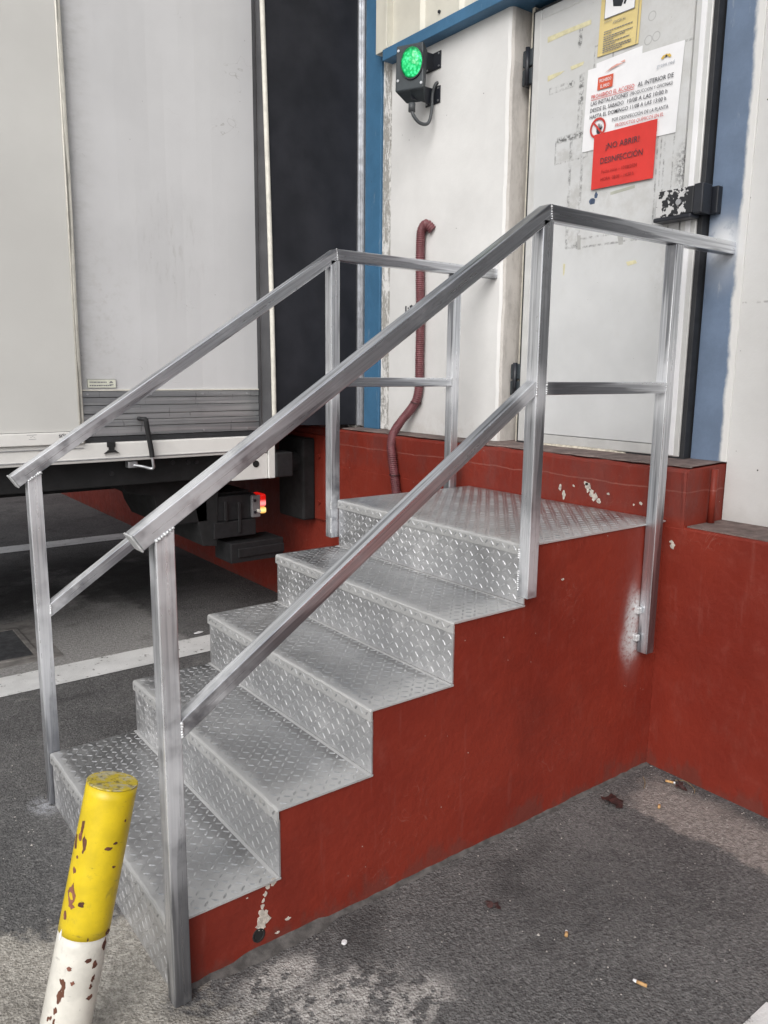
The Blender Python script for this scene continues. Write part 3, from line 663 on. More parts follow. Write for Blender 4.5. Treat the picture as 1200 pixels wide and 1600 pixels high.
# ------------------------------------------------------------------ notices
def text_into(bm, s, x, y, width=None, size=None, align='CENTER', bold=0.0, mi=0, maxh=None):
    cu = bpy.data.curves.new('t', 'FONT'); cu.body = s; cu.size = 1; cu.resolution_u = 2; cu.offset = bold
    ob = bpy.data.objects.new('t', cu); COL.objects.link(ob); bpy.context.view_layer.update()
    me = ob.evaluated_get(bpy.context.evaluated_depsgraph_get()).to_mesh()
    xs = [v.co.x for v in me.vertices]; ys = [v.co.y for v in me.vertices]
    x0, x1 = min(xs), max(xs)
    sx = width / (x1 - x0) if width else size; sy = size if size else sx
    vs = []
    ox = {'CENTER': (x0 + x1) / 2, 'LEFT': x0, 'RIGHT': x1}[align]
    for v in me.vertices: vs.append(bm.verts.new(((v.co.x - ox) * sx + x, v.co.y * sy + y, 0)))
    for p in me.polygons:
        try: f = bm.faces.new([vs[i] for i in p.vertices]); f.material_index = mi
        except ValueError: pass
    ob.evaluated_get(bpy.context.evaluated_depsgraph_get()).to_mesh_clear()
    bpy.data.objects.remove(ob); bpy.data.curves.remove(cu)

def sheet(name, label, c, wd, ht, tilt, mat, x, cat='notice', curl=.004):
    """thin sheet facing -X; local x runs to the right as seen, local y up"""
    e = empty(name, (x, c[0], c[1]), label, cat)
    a = math.radians(tilt); Mx = Matrix(((0, 0, -1, 0), (-math.cos(a), math.sin(a), 0, 0), (math.sin(a), math.cos(a), 0, 0), (0, 0, 0, 1)))
    bm = bmesh.new(); n = 10; ph = random.random() * 6
    gr = [[bm.verts.new((wd * (i / n - .5), ht * (j / n - .5), curl * (.5 + .5 * math.sin(ph + i * .7 + j * .35)) * (.2 + abs(i / n - .5) + abs(j / n - .5)) * .7 + .0008)) for i in range(n + 1)] for j in range(n + 1)]
    for j in range(n):
        for i in range(n): bm.faces.new((gr[j][i], gr[j][i + 1], gr[j + 1][i + 1], gr[j + 1][i]))
    shell(bm, (0, 0, -.0004)); bmesh.ops.recalc_face_normals(bm, faces=bm.faces)
    bmesh.ops.transform(bm, matrix=Mx, verts=bm.verts)
    me = bpy.data.meshes.new('paper'); bm.to_mesh(me); bm.free(); me.materials.append(mat)
    o = bpy.data.objects.new('paper', me); COL.objects.link(o); o.parent = e
    return e, Mx
def place(name, bm, Mx, mats, parent, z=.0058):
    bmesh.ops.translate(bm, verts=bm.verts, vec=(0, 0, z)); bmesh.ops.transform(bm, matrix=Mx, verts=bm.verts)
    me = bpy.data.meshes.new(name); bm.to_mesh(me); bm.free()
    for m in mats: me.materials.append(m)
    o = bpy.data.objects.new(name, me); COL.objects.link(o); o.parent = parent; return o

# white access notice
e, Mx = sheet('access_notice', 'white access notice with red and black lettering taped behind the red sheet', (.384, 2.369), .405, .290, -2.2, M_PAPER, X0 - .0012, curl=.003)
wq, hq = .405, .290
def Y(f): return hq * (.5 - f)
def Xf(f): return wq * (f - .5)
bm = bmesh.new()
text_into(bm, 'PROHIBIDO EL ACCESO', Xf(.07), Y(.375), wq * .47, .0205, 'LEFT', .006, 0)
text_into(bm, 'AL INTERIOR DE', Xf(.93), Y(.375), wq * .355, .0205, 'RIGHT', .006, 1)
text_into(bm, 'LAS INSTALACIONES', Xf(.07), Y(.455), wq * .41, .0195, 'LEFT', .006, 1)
text_into(bm, '(PRODUCCIÓN Y OFICINAS)', Xf(.93), Y(.455), wq * .43, .0165, 'RIGHT', .0, 1)
text_into(bm, 'DESDE EL SÁBADO', Xf(.07), Y(.535), wq * .37, .0195, 'LEFT', .006, 1)
text_into(bm, '10/08 A LAS 10:00 h', Xf(.885), Y(.535), wq * .405, .0195, 'RIGHT', .006, 1)
text_into(bm, 'HASTA EL DOMINGO 11/08 A LAS 13:00 h', Xf(.07), Y(.615), wq * .81, .0195, 'LEFT', .006, 1)
text_into(bm, 'POR DESINFECCIÓN DE LA PLANTA', Xf(.62), Y(.71), wq * .58, .0175, 'CENTER', .0, 1)
text_into(bm, 'PRODUCTOS QUÍMICOS EN EL', Xf(.62), Y(.785), wq * .50, .0175, 'CENTER', .0, 0)
text_into(bm, 'AMBIENTE', Xf(.61), Y(.855), wq * .19, .0165, 'CENTER', .0, 0)
text_into(bm, 'green red', Xf(.84), Y(.225), wq * .17, .018, 'CENTER', .0, 2)
place('lettering', bm, Mx, [M_REDINK, M_INK, M_LGREY], e)['kind'] = 'stuff'
bm = bmesh.new(); poly(bm, [(Xf(.07), Y(.392), 0), (Xf(.54), Y(.392), 0), (Xf(.54), Y(.386), 0), (Xf(.07), Y(.386), 0)]); place('underline', bm, Mx, [M_REDINK], e)
bm = bmesh.new(); poly(bm, [(Xf(.13), Y(.285), 0), (Xf(.30), Y(.285), 0), (Xf(.30), Y(.135), 0), (Xf(.13), Y(.135), 0)]); place('red_stamp', bm, Mx, [M_ORANGE], e, .0055)
bm = bmesh.new(); text_into(bm, 'PROHIBIDO', Xf(.215), Y(.20), wq * .13, .016, 'CENTER', .01); text_into(bm, 'EL PASO', Xf(.215), Y(.268), wq * .10, .016, 'CENTER', .01); place('stamp_lettering', bm, Mx, [M_PAPER], e, .0062)['kind'] = 'stuff'
bm = bmesh.new()
poly(bm, [(Xf(.20), Y(.10), 0), (Xf(.27), Y(.055), 0), (Xf(.33), Y(.035), 0), (Xf(.40), Y(.05), 0), (Xf(.33), Y(.06), 0), (Xf(.28), Y(.075), 0)]); poly(bm, [(Xf(.36), Y(.03), 0), (Xf(.41), Y(.012), 0), (Xf(.42), Y(.04), 0)])
place('faded_logo', bm, Mx, [M_PINK], e)['kind'] = 'stuff'
bm = bmesh.new()
for q in range(5):
    a = math.pi * (q / 4); cx, cy = Xf(.84) + .014 * math.cos(a), Y(.13) + .006 * math.sin(a)
    poly(bm, [(cx + .006 * math.cos(t_), cy + .004 * math.sin(t_), .00005 * q) for t_ in [k * math.pi / 4 for k in range(8)]])
place('yellow_logo', bm, Mx, [M_LOGO], e)['kind'] = 'stuff'
bm = bmesh.new(); poly(bm, [(Xf(.84) + .004 * math.cos(k * math.pi / 4), Y(.12) + .004 * math.sin(k * math.pi / 4), 0) for k in range(8)]); place('logo_dot', bm, Mx, [M_INK], e, .0063)
# prohibition symbol with a raised hand
bm = bmesh.new(); cx, cy, r0, r1 = Xf(.175), Y(.745), .0285, .0365
for k in range(32):
    a, b = 2 * math.pi * k / 32, 2 * math.pi * (k + 1) / 32
    poly(bm, [(cx + r * math.cos(q), cy + r * math.sin(q), 0) for r, q in ((r0, a), (r1, a), (r1, b), (r0, b))])
d = Vector((-1, 1, 0)).normalized(); n_ = Vector((1, 1, 0)).normalized() * .0035; cc = Vector((cx, cy, .0002))
poly(bm, [cc + d * .030 + n_, cc + d * .030 - n_, cc - d * .030 - n_, cc - d * .030 + n_]); place('prohibition_ring', bm, Mx, [M_REDINK], e, .0063)['kind'] = 'stuff'
bm = bmesh.new(); hx, hy = cx + .004, cy - .004
poly(bm, [(hx - .010, hy + .002, 0), (hx - .009, hy - .010, 0), (hx - .003, hy - .018, 0), (hx + .006, hy - .018, 0), (hx + .010, hy - .004, 0), (hx + .010, hy + .003, 0)])
for k in range(4):
    fx = hx - .0095 + k * .0054; tp = (.014, .019, .018, .013)[k]; ln = (k - 1.5) * .0018
    poly(bm, [(fx, hy + .001, 0), (fx + .0038, hy + .001, 0), (fx + .0036 + ln, hy + tp, 0), (fx + .0004 + ln, hy + tp, 0)])
poly(bm, [(hx + .008, hy - .008, 0), (hx + .018, hy + .004, 0), (hx + .015, hy + .007, 0), (hx + .008, hy + .001, 0)]); place('hand_symbol', bm, Mx, [M_INK], e, .0060)['kind'] = 'stuff'

# plain white sheet peeping out behind
e, Mx = sheet('backing_sheet', 'blank white paper strip showing between the yellow poster and the access notice', (.445, 2.512), .20, .05, 1, M_PAPER, X0 - .0006, 'paper', .001)
# red notice
e, Mx = sheet('red_notice', 'red do not open notice overlapping the lower edge of the white access notice', (.396, 2.180), .272, .196, -1.0, M_REDPAPER, X0 - .0075, curl=.002)
bm = bmesh.new()
text_into(bm, '¡NO ABRIR!', -.005, .036, .145, .030, 'CENTER', .004, 0); text_into(bm, 'DESINFECCIÓN', -.006, -.012, .185, .030, 'CENTER', .004, 0)
text_into(bm, 'Fecha inicio – 10/08/2024', -.012, -.047, .155, .0175, 'CENTER', .0, 1); text_into(bm, 'HORA  08:00 – 14:30 h', -.018, -.074, .145, .0175, 'CENTER', .0, 1)
place('lettering', bm, Mx, [M_INK, M_DARKREDINK], e, .0042)['kind'] = 'stuff'
# yellow poster
e, Mx = sheet('yellow_poster', 'yellow warning poster with a picture and fine print at the top of the door', (.448, 2.72), .178, .335, -1.5, M_YELPAPER, X0 - .0022, 'poster', .003)
bm = bmesh.new(); poly(bm, [(-.066, -.045, 0), (.062, -.045, 0), (.062, .150, 0), (-.066, .150, 0)]); place('picture_panel', bm, Mx, [M_PAPER], e, .0048)
bm = bmesh.new()
for pts in ([(-.068, -.047), (.064, -.047), (.064, -.0445), (-.068, -.0445)], [(-.068, -.0445), (-.066, -.0445), (-.066, .15), (-.068, .15)], [(.062, -.0445), (.064, -.0445), (.064, .15), (.062, .15)]): poly(bm, [(a, b, 0) for a, b in pts])
poly(bm, [(.080, -.165, 0), (.082, -.165, 0), (.082, .167, 0), (.080, .167, 0)]); place('printed_border', bm, Mx, [M_GREYINK], e, .0050)['kind'] = 'stuff'
bm = bmesh.new(); poly(bm, [(-.035, .010, 0), (-.030, -.014, 0), (.006, -.024, 0), (.014, -.006, 0), (.030, .000, 0), (.034, .055, 0), (.0, .075, 0)]); poly(bm, [(.014, -.018, .0001), (.022, -.022, .0001), (.030, -.004, .0001), (.020, -.002, .0001)])
place('pictured_machine', bm, Mx, [M_BLACK], e, .0054)['kind'] = 'stuff'
bm = bmesh.new()
def dashes(y, x0, x1, h):
    x = x0
    while x < x1 - .002:
        l_ = min(random.uniform(.004, .013), x1 - x); poly(bm, [(x, y, 0), (x + l_, y, 0), (x + l_, y + h, 0), (x, y + h, 0)]); x += l_ + .0018
text_into(bm, 'ADVERTENCIA', -.066, -.061, .035, .011, 'LEFT', .0); text_into(bm, 'ATENCIÓN 24 h', .0, -.073, .055, .013, 'CENTER', .006)
for y, a, b in ((-.092, -.064, .060), (-.100, -.064, -.030), (-.110, -.064, .062), (-.117, -.064, .030), (-.124, -.064, -.020), (-.132, -.064, .050), (-.139, -.064, -.010), (-.147, -.064, .058), (-.1535, -.064, .060), (-.160, -.064, .02)): dashes(y, a, b, .0032)
place('fine_print', bm, Mx, [M_GREYINK], e, .0050)['kind'] = 'stuff'

# ------------------------------------------------------------------ signal light
t = empty('signal_light', (1.80, 1.42, 2.69), 'charcoal signal lamp with a lit green lens on wall brackets beside the blue column', 'signal light')
th = math.radians(206)
fx, fy = Vector((math.cos(th), math.sin(th), 0)), Vector((-math.sin(th), math.cos(th), 0))   # normal out of the face; fy along the face
pc = Vector((1.775, 1.412, 2.712)); Z = Vector((0, 0, 1)); LK = .74
def lp(n, s, z): return pc + fx * (n * LK) + fy * (s * LK) + Z * (z * LK)
bm = bmesh.new()
fr_ = [(-.088, .135), (.088, .135), (.094, -.120), (-.094, -.120)]; bk = [(-.075, .120), (.075, .120), (.060, -.165), (-.060, -.165)]
a = [bm.verts.new(lp(0, s, z)) for s, z in fr_]; b = [bm.verts.new(lp(-.015, s, z)) for s, z in fr_]; c = [bm.verts.new(lp(-.10, s, z)) for s, z in bk]
bm.faces.new(a); bm.faces.new(c[::-1])
for u_, v_ in ((a, b), (b, c)):
    for k in range(4): bm.faces.new((u_[k], u_[(k + 1) % 4], v_[(k + 1) % 4], v_[k]))
obj('housing', bm, M_HOUSING, t, bevel=.006)
LS = .018
bm = bmesh.new()
for k in range(36):
    A_, B_ = 2 * math.pi * k / 36, 2 * math.pi * (k + 1) / 36
    q = lambda r, an, n: lp(n, LS + r * .80 * math.cos(an), .028 + r * math.sin(an))
    poly(bm, [q(.084, A_, .010), q(.094, A_, .010), q(.094, B_, .010), q(.084, B_, .010)]); poly(bm, [q(.094, A_, .010), q(.096, A_, .0), q(.096, B_, .0), q(.094, B_, .010)])
bmesh.ops.remove_doubles(bm, verts=bm.verts, dist=1e-5); obj('lens_ring', bm, M_BLACK, t)
bm = bmesh.new(); rings = []
for j in range(7):
    rr = .086 * math.cos(j / 6 * math.pi / 2); nn = .010 + .030 * math.sin(j / 6 * math.pi / 2)
    rings.append([bm.verts.new(lp(nn, LS + rr * .80 * math.cos(2 * math.pi * k / 36), .028 + rr * math.sin(2 * math.pi * k / 36))) for k in range(36)] if j < 6 else [bm.verts.new(lp(nn, LS, .028))])
for j in range(5):
    for k in range(36): bm.faces.new((rings[j][k], rings[j][(k + 1) % 36], rings[j + 1][(k + 1) % 36], rings[j + 1][k]))
for k in range(36): bm.faces.new((rings[5][k], rings[5][(k + 1) % 36], rings[6][0]))
obj('lens', bm, M_LENS, t, smooth=True)
for s, z in ((-.072, .105), (-.074, -.060), (.080, -.09)):
    bm = bmesh.new(); cyl(bm, lp(0, s, z), lp(.004, s, z), .006, 10); obj('screw', bm, M_ALU, t)
for z in (2.775, 2.63):
    br = obj('bracket', B((1.9245, 1.9298, 1.375, 1.475, z - .036, z + .036), (1.80, 1.9245, 1.425, 1.429, z - .034, z + .034)), M_BLACK, t, bevel=.001)
    for yy, zz in ((1.386, .026), (1.386, -.026), (1.464, .026), (1.464, -.026)): bm = bmesh.new(); cyl(bm, (1.9245, yy, z + zz), (1.921, yy, z + zz), .0045, 8); obj('screw', bm, M_ALU, br)
bm = bmesh.new(); tube(bm, smooth_path([(1.80, 1.42, 2.555), (1.80, 1.41, 2.525), (1.83, 1.40, 2.495), (1.875, 1.395, 2.50), (1.90, 1.40, 2.56), (1.915, 1.415, 2.63), (1.92, 1.402, 2.672), (1.931, 1.395, 2.682)]), .0075, 8); obj('cable', bm, M_CABLE, t, smooth=True)
bm = bmesh.new(); cyl(bm, (1.80, 1.42, 2.54), (1.80, 1.42, 2.575), .016, 12); obj('cable_gland', bm, M_CABLE, t, smooth=True)

# ------------------------------------------------------------------ corrugated hose on the pier
t = empty('corrugated_hose', (1.9, 1.46, 1.08), 'maroon corrugated hose climbing the white pier out of the dock kerb', 'hose')
hp = smooth_path([(1.925, 1.405, 2.045), (1.905, 1.425, 2.072), (1.903, 1.452, 2.058), (1.904, 1.467, 2.015), (1.904, 1.466, 1.85), (1.905, 1.459, 1.64), (1.905, 1.459, 1.45), (1.905, 1.459, 1.33), (1.902, 1.474, 1.255), (1.893, 1.51, 1.205), (1.865, 1.545, 1.15), (1.82, 1.545, 1.095), (1.785, 1.520, 1.04), (1.774, 1.500, .99), (1.774, 1.488, .93), (1.774, 1.472, .86), (1.774, 1.46, .80), (1.774, 1.455, .74)], 8)
# resample evenly for the corrugation
acc = [0]
for a, b in zip(hp, hp[1:]): acc.append(acc[-1] + (b - a).length)
step_, even, k = .0024, [], 0
n_ = int(acc[-1] / step_)
for i in range(n_):
    s_ = i * step_
    while acc[k + 1] < s_: k += 1
    even.append(hp[k].lerp(hp[k + 1], (s_ - acc[k]) / max(1e-6, acc[k + 1] - acc[k])))
bm = bmesh.new(); tube(bm, even, lambda i: (.0182, .0222, .0232, .0215)[i % 4], 12); obj('conduit', bm, M_HOSE, t, smooth=True)
for (x, y, z), yaw in (((1.9015, 1.478, 1.244), .5), ((1.774, 1.479, .893), 0)):
    bm = bmesh.new(); pts = []
    for i in range(17):
        a = 2 * math.pi * i / 16; pts.append((x + .0245 * math.cos(a), y + .0245 * math.sin(a), z + .010 * math.sin(a) * yaw))
    tube(bm, pts, .003, 6); obj('cable_tie', bm, plain('dark_tie', (.05, .012, .014, 1), .5), t)

# ------------------------------------------------------------------ dock shelter
t = empty('dock_shelter', (1.65, 3.4, 1.1), 'black dock shelter with off-white piping around the rear of the parked truck', 'dock shelter')
bm = bmesh.new(); ny, nz = 12, 28                       # side curtain, slack near its foot
gr = []
for j in range(nz + 1):
    z = 1.105 + (3.85 - 1.105) * j / nz; row = []
    for i in range(ny + 1):
        fx_ = i / ny; xf = 1.395 - max(0, z - 1.6) * .0215; x = xf + (1.915 - xf) * fx_
        sl = .018 * math.sin(math.pi * fx_) * math.sin(9 * fx_ + 6.0 * (z - 1.1)) * math.exp(-(z - 1.1) * 1.0)
        row.append(bm.verts.new((x, 1.985 + sl, z + (.012 * (1 - fx_)))))
    gr.append(row)
for j in range(nz):
    for i in range(ny): bm.faces.new((gr[j][i], gr[j][i + 1], gr[j + 1][i + 1], gr[j + 1][i]))
shell(bm, (0, .006, 0)); obj('side_curtain', bm, M_CLOTH, t, smooth=True)
obj('side_curtain', B((1.395, 1.915, 4.82, 4.826, 1.105, 3.85)), M_CLOTH, t)
obj('head_curtain', B((1.395, 1.915, 1.985, 4.826, 3.8505, 3.858)), M_CLOTH, t)
obj('front_flap', B((1.386, 1.392, 2.003, 2.0985, 1.09, 3.85)), M_GREYPOST, t); obj('front_flap', B((1.386, 1.392, 4.66, 4.81, 1.09, 3.85)), M_GREYPOST, t); obj('front_flap', B((1.386, 1.392, 2.003, 4.81, 3.70, 3.85)), M_GREYPOST, t)
bm = bmesh.new()
tube(bm, smooth_path([(1.345, 1.985, 3.86), (1.362, 1.985, 3.0), (1.378, 1.982, 2.2), (1.386, 1.978, 1.6), (1.390, 1.978, 1.13)], 6), .012, 8); obj('edge_piping', bm, M_WSTRIP, t, smooth=True)
obj('wall_angle', B((1.916, 1.93, 1.950, 2.010, 1.10, 3.9), (1.90, 1.916, 1.975, 1.995, 1.10, 3.9)), M_ALU, t, bevel=.002)
obj('wall_angle', B((1.914, 1.93, 4.83, 4.88, 1.10, 3.9)), M_ALU, t, bevel=.002)
obj('timber_packer', B((1.90, 1.93, 1.990, 2.06, 1.082, 1.10)), M_CRACK, t)
# walls round the bay opening
t = empty('bay_wall', (2.1, 3.4, 1.09), 'white wall around the truck bay behind the black dock shelter', 'wall')
obj('wall_panel', B((1.931, 2.4, 1.9445, 2.3, KT + .016, 4.4)), M_WHITE, t); obj('wall_panel', B((1.931, 2.4, 4.6, 14, KT + .016, 4.4)), M_WHITE, t)
obj('wall_panel', B((1.931, 2.4, 2.3, 4.6, 3.75, 4.4)), M_WHITE, t); obj('bay_shutter', B((2.3, 2.35, 2.3, 4.6, KT + .016, 3.75)), M_GREYPOST, t)

# the next bay to the right, beyond the frame; the rails mirror it
t = empty('dock_shelter', (1.65, -2.2, 1.1), 'empty black dock shelter of the next bay right of the white wall', 'dock shelter')
obj('side_curtain', B((1.395, 2.025, -.836, -.83, 1.105, 3.85)), M_CLOTH, t); obj('side_curtain', B((1.395, 2.025, -3.606, -3.60, 1.105, 3.85)), M_CLOTH, t)
obj('head_curtain', B((1.395, 2.025, -3.606, -.83, 3.8505, 3.858)), M_CLOTH, t)
obj('front_flap', B((1.386, 1.392, -1.30, -.83, 1.09, 3.85)), M_CLOTH, t); obj('front_flap', B((1.386, 1.392, -3.606, -3.10, 1.09, 3.85)), M_CLOTH, t); obj('front_flap', B((1.386, 1.392, -3.10, -1.30, 3.35, 3.85)), M_CLOTH, t)
obj('roller_shutter', B((2.015, 2.027, -3.59, -.85, .90, 3.84)), M_GREYPOST, t)

# dock bumpers
for y0, lab in ((2.20, 'black rubber dock bumper on a red plate right of the truck rear lamp'), (4.3, 'black rubber dock bumper hidden beyond the far side of the truck rear')):
    t = empty('dock_bumper', (1.7, y0 + .13, .6), lab, 'dock bumper', 'dock bumpers on the red plinth')
    obj('rubber_block', B((1.70, 1.782, y0 + .015, y0 + .29, .555, 1.02)), M_RUBBER, t, bevel=.012)
    obj('steel_plate', B((1.7825, 1.799, y0 - .075, y0 + .32, .56, 1.04)), M_RED, t, bevel=.003)
    for z in (.66, .92): bm = bmesh.new(); cyl(bm, (1.782, y0 - .03, z), (1.770, y0 - .03, z), .014, 6); obj('bolt', bm, M_RED, t)
    bm = bmesh.new(); cyl(bm, (1.64, y0 + .10, .885), (1.70, y0 + .10, .885), .055, 20); obj('buffer_roller', bm, M_RUBBER, t, bevel=.004)

# ------------------------------------------------------------------ truck
t = empty('box_truck', (-1, 3.38, 0), 'cream and white box truck backed into the dock with its tail lamp lit', 'truck')
VT = 2.10
obj('box_body', B((-7.0, 1.44, VT + .03, 4.65, 1.05, 3.85)), M_TWHITE, t)
# rear side panel
bm = bmesh.new(); gr = []
for j in range(21):
    row = []
    for i in range(13):
        x = .470 + (1.366 - .470) * i / 12; z = 1.292 + (3.82 - 1.292) * j / 20
        row.append(bm.verts.new((x, VT - .0 + .004 * math.sin(i * .9 + j * .31) * math.sin(math.pi * i / 12), z)))
    gr.append(row)
for j in range(20):
    for i in range(12): bm.faces.new((gr[j][i], gr[j][i + 1], gr[j + 1][i + 1], gr[j + 1][i]))
shell(bm, (0, .02, 0)); obj('side_panel', bm, M_CUR_B, t, smooth=False)
obj('panel_border', B((1.3665, 1.385, VT + .002, VT + .04, 1.05, 3.82)), M_GREYPOST, t)
zs = [1.086, 1.130, 1.160, 1.188, 1.226, 1.262, 1.291]
for i in range(6):
    obj('kick_slat', B((.488, 1.366, VT - (.006 if i % 2 else .003), VT + .02, zs[i] + .0012, zs[i + 1] - .0012)), M_KICK, t, bevel=.0015)
obj('kick_slat', B((.480, 1.366, VT - .008, VT + .02, 1.2922, 1.298)), M_WSTRIP, t)
bm = bmesh.new()
for x in (.51, .80, 1.06, 1.30):
    for z in (1.276, 1.10): bm = bmesh.new(); cyl(bm, (x, VT - .006, z), (x, VT - .009, z), .005, 8); obj('rivet', bm, M_ALU, t)
# front curtain, bulging, with seam
bm = bmesh.new(); gr = []
for j in range(25):
    row = []
    for i in range(31):
        x = -5.0 + 5.462 * (i / 30) ** .6; z = 1.118 + (3.82 - 1.118) * j / 24
        row.append(bm.verts.new((x, VT - .035 - .006 * math.sin(j * .8 + x * 2.0), z)))
    gr.append(row)
for j in range(24):
    for i in range(30): bm.faces.new((gr[j][i], gr[j][i + 1], gr[j + 1][i + 1], gr[j + 1][i]))
shell(bm, (0, .012, 0)); obj('side_curtain', bm, M_CUR_A, t, smooth=True)
bm = bmesh.new(); tube(bm, smooth_path([(.474, VT - .026, 3.82), (.473, VT - .026, 3.0), (.476, VT - .027, 2.2), (.473, VT - .026, 1.6), (.474, VT - .026, 1.06)], 6), .0085, 8); obj('curtain_seam', bm, M_WSTRIP, t, smooth=True)
bm = bmesh.new(); tube(bm, [(.459, VT - .045, 3.82), (.459, VT - .045, 1.10)], .004, 6); obj('curtain_seam', bm, M_WSTRIP, t, smooth=True)
# bottom rails
obj('lower_rail', B((-5, .470, VT - .050, VT + .03, 1.062, 1.116)), M_TWHITE, t, bevel=.004)
obj('lower_rail', B((-5, 1.40, VT - .030, VT + .03, .972, 1.060)), M_TWHITE, t, bevel=.006)
each('rail_lip', [(-5, 1.40, VT - .036, VT - .0305, .986, .990), (-5, .47, VT - .036, VT - .0305, 1.040, 1.043)], M_ALU, t)
obj('black_seal', B((.478, 1.372, VT - .012, VT + .02, 1.0625, 1.084)), M_GASKET, t)
obj('rear_post', B((1.405, 1.444, VT - .03, VT + .10, .835, 1.10)), M_TWHITE, t, bevel=.004); obj('rear_post', B((1.20, 1.404, VT - .02, VT + .09, .835, .968)), M_TWHITE, t, bevel=.004)
bm = bmesh.new(); cyl(bm, (1.335, VT - .0195, .915), (1.335, VT - .0235, .915), .018, 14); obj('rail_hole', bm, M_HOLE, t)
obj('rubber_buffer', B((1.4445, 1.545, VT - .04, VT + .11, .838, .968)), M_DARKGREY, t, bevel=.006)
# lettering and sticker
def side_text(name, parent, items, y, mat):
    bm = bmesh.new()
    for s_, x, z, wd, sz, bo in items:
        text_into(bm, s_, x, z, wd, sz, 'CENTER', bo)
    for v in bm.verts: v.co = Vector((v.co.x, y, v.co.y))
    return obj(name, bm, mat, parent, recalc=False)
side_text('maker_mark', t, [('SOR', .383, 1.0935, .036, .018, .03)], VT - .0508, M_INK)['kind'] = 'stuff'
bm = bmesh.new(); poly(bm, [(.378, VT - .0508, 1.1075), (.388, VT - .0508, 1.1075), (.388, VT - .0508, 1.1105)]); poly(bm, [(.10 + .135, VT - .0508, 1.108), (.275, VT - .0508, 1.108), (.275, VT - .0508, 1.1095), (.235, VT - .0508, 1.1095)])
for x, z in ((.248, 1.098), (.262, 1.098), (.255, 1.102)): poly(bm, [(x, VT - .0508, z), (x + .006, VT - .0508, z), (x + .006, VT - .0508, z + .0012), (x, VT - .0508, z + .0012)])
poly(bm, [(.242, VT - .0508, 1.090), (.272, VT - .0508, 1.090), (.272, VT - .0508, 1.0915), (.242, VT - .0508, 1.0915)]); obj('maker_mark', bm, M_GREYINK, t, recalc=False)['kind'] = 'stuff'
stk = obj('sticker', B((.512, .640, VT - .0045, VT - .001, 1.305, 1.344)), M_STICK, t)
bm = bmesh.new(); yq = VT - .0050
for z, x1 in ((1.328, .60), (1.313, .628)):
    x = .522
    while x < x1 - .004:
        l_ = random.uniform(.003, .011); l_ = min(l_, x1 - x); poly(bm, [(x, yq, z), (x + l_, yq, z), (x + l_, yq, z + .005), (x, yq, z + .005)]); x += l_ + .002
for dx, dz, r in ((.618, 1.331, .006), (.612, 1.328, .003), (.624, 1.328, .003)): poly(bm, [(dx + r * math.cos(k * math.pi / 3), yq - .0001 * (r > .004), dz + r * .7 * math.sin(k * math.pi / 3)) for k in range(6)])
poly(bm, [(.610, yq, 1.3185), (.628, yq, 1.3185), (.628, yq, 1.3215), (.610, yq, 1.3215)])
obj('sticker_print', bm, M_GREYINK, stk, recalc=False)['kind'] = 'stuff'
bm = bmesh.new()
for q in ((.512, .640, 1.305, 1.3065), (.512, .640, 1.3425, 1.344), (.512, .5135, 1.3065, 1.3425), (.6385, .640, 1.3065, 1.3425)): box(bm, q[0], q[1], VT - .0056, VT - .0046, q[2], q[3])
obj('sticker_edge', bm, M_GREYINK, stk)
# curtain crank handle and buckle
bm = bmesh.new(); tube(bm, smooth_path([(.752, VT - .055, 1.165), (.760, VT - .055, 1.10), (.772, VT - .055, 1.02), (.775, VT - .055, .985)], 4), .0115, 10); ck = obj('crank_handle', bm, M_RUBBER, t, smooth=True)
bm = bmesh.new(); tube(bm, smooth_path([(.775, VT - .055, .990), (.778, VT - .055, .955), (.781, VT - .052, .938), (.772, VT - .045, .930), (.74, VT - .03, .940), (.70, VT - .01, .948)], 4), .007, 8); obj('crank_rod', bm, M_ALU, ck, smooth=True)
bm = bmesh.new(); tube(bm, [(.752, VT - .055, 1.163), (.742, VT - .035, 1.163), (.738, VT, 1.163)], .010, 8); obj('crank_stub', bm, M_DARKGREY, ck, smooth=True)
obj('crank_mount', B((.675, .72, VT - .015, VT + .03, .935, .965)), M_ALU, ck, bevel=.003)
bm = B((.575, .612, VT - .040, VT - .031, 1.040, 1.064), (.582, .606, VT - .042, VT - .031, 1.022, 1.040)); prism(bm, [(.558, VT - .046, 1.010), (.578, VT - .046, 1.026), (.610, VT - .046, 1.026), (.628, VT - .046, 1.010), (.605, VT - .046, 1.016), (.580, VT - .046, 1.016)], (0, .014, 0)); obj('strap_buckle', bm, M_RUBBER, t, bevel=.002)
# chassis
obj('chassis_beam', B((-6.8, 1.30, 2.16, 2.24, .845, .9715)), M_CHASSIS, t, bevel=.004); obj('chassis_beam', B((-6.8, 1.30, 4.46, 4.54, .845, .9715)), M_CHASSIS, t)
obj('chassis_beam', B((-6.8, 1.35, 2.9, 3.0, .72, 1.045)), M_CHASSIS, t); obj('chassis_beam', B((-6.8, 1.35, 3.7, 3.8, .72, 1.045)), M_CHASSIS, t)
bm = bmesh.new()
for x in (-6, -5, -4, -3, -2, -1, 0.0, .5, 1.0): each('cross_member', [(x, x + .06, 2.242, 4.458, .86, 1.04)], M_CHASSIS, t)
bm = bmesh.new(); poly(bm, [(-6.9, 2.14, 1.0455), (1.38, 2.14, 1.0455), (1.38, 4.6, 1.0455), (-6.9, 4.6, 1.0455)]); obj('floor_underside', bm, M_CHASSIS, t)
bm = bmesh.new()
for x, z in ((.62, .905), (.92, .94), (1.0, .935), (1.045, .935)): bm = bmesh.new(); cyl(bm, (x, 2.1605, z), (x, 2.152, z), .011, 10); obj('chassis_bolt', bm, M_DARKGREY, t)
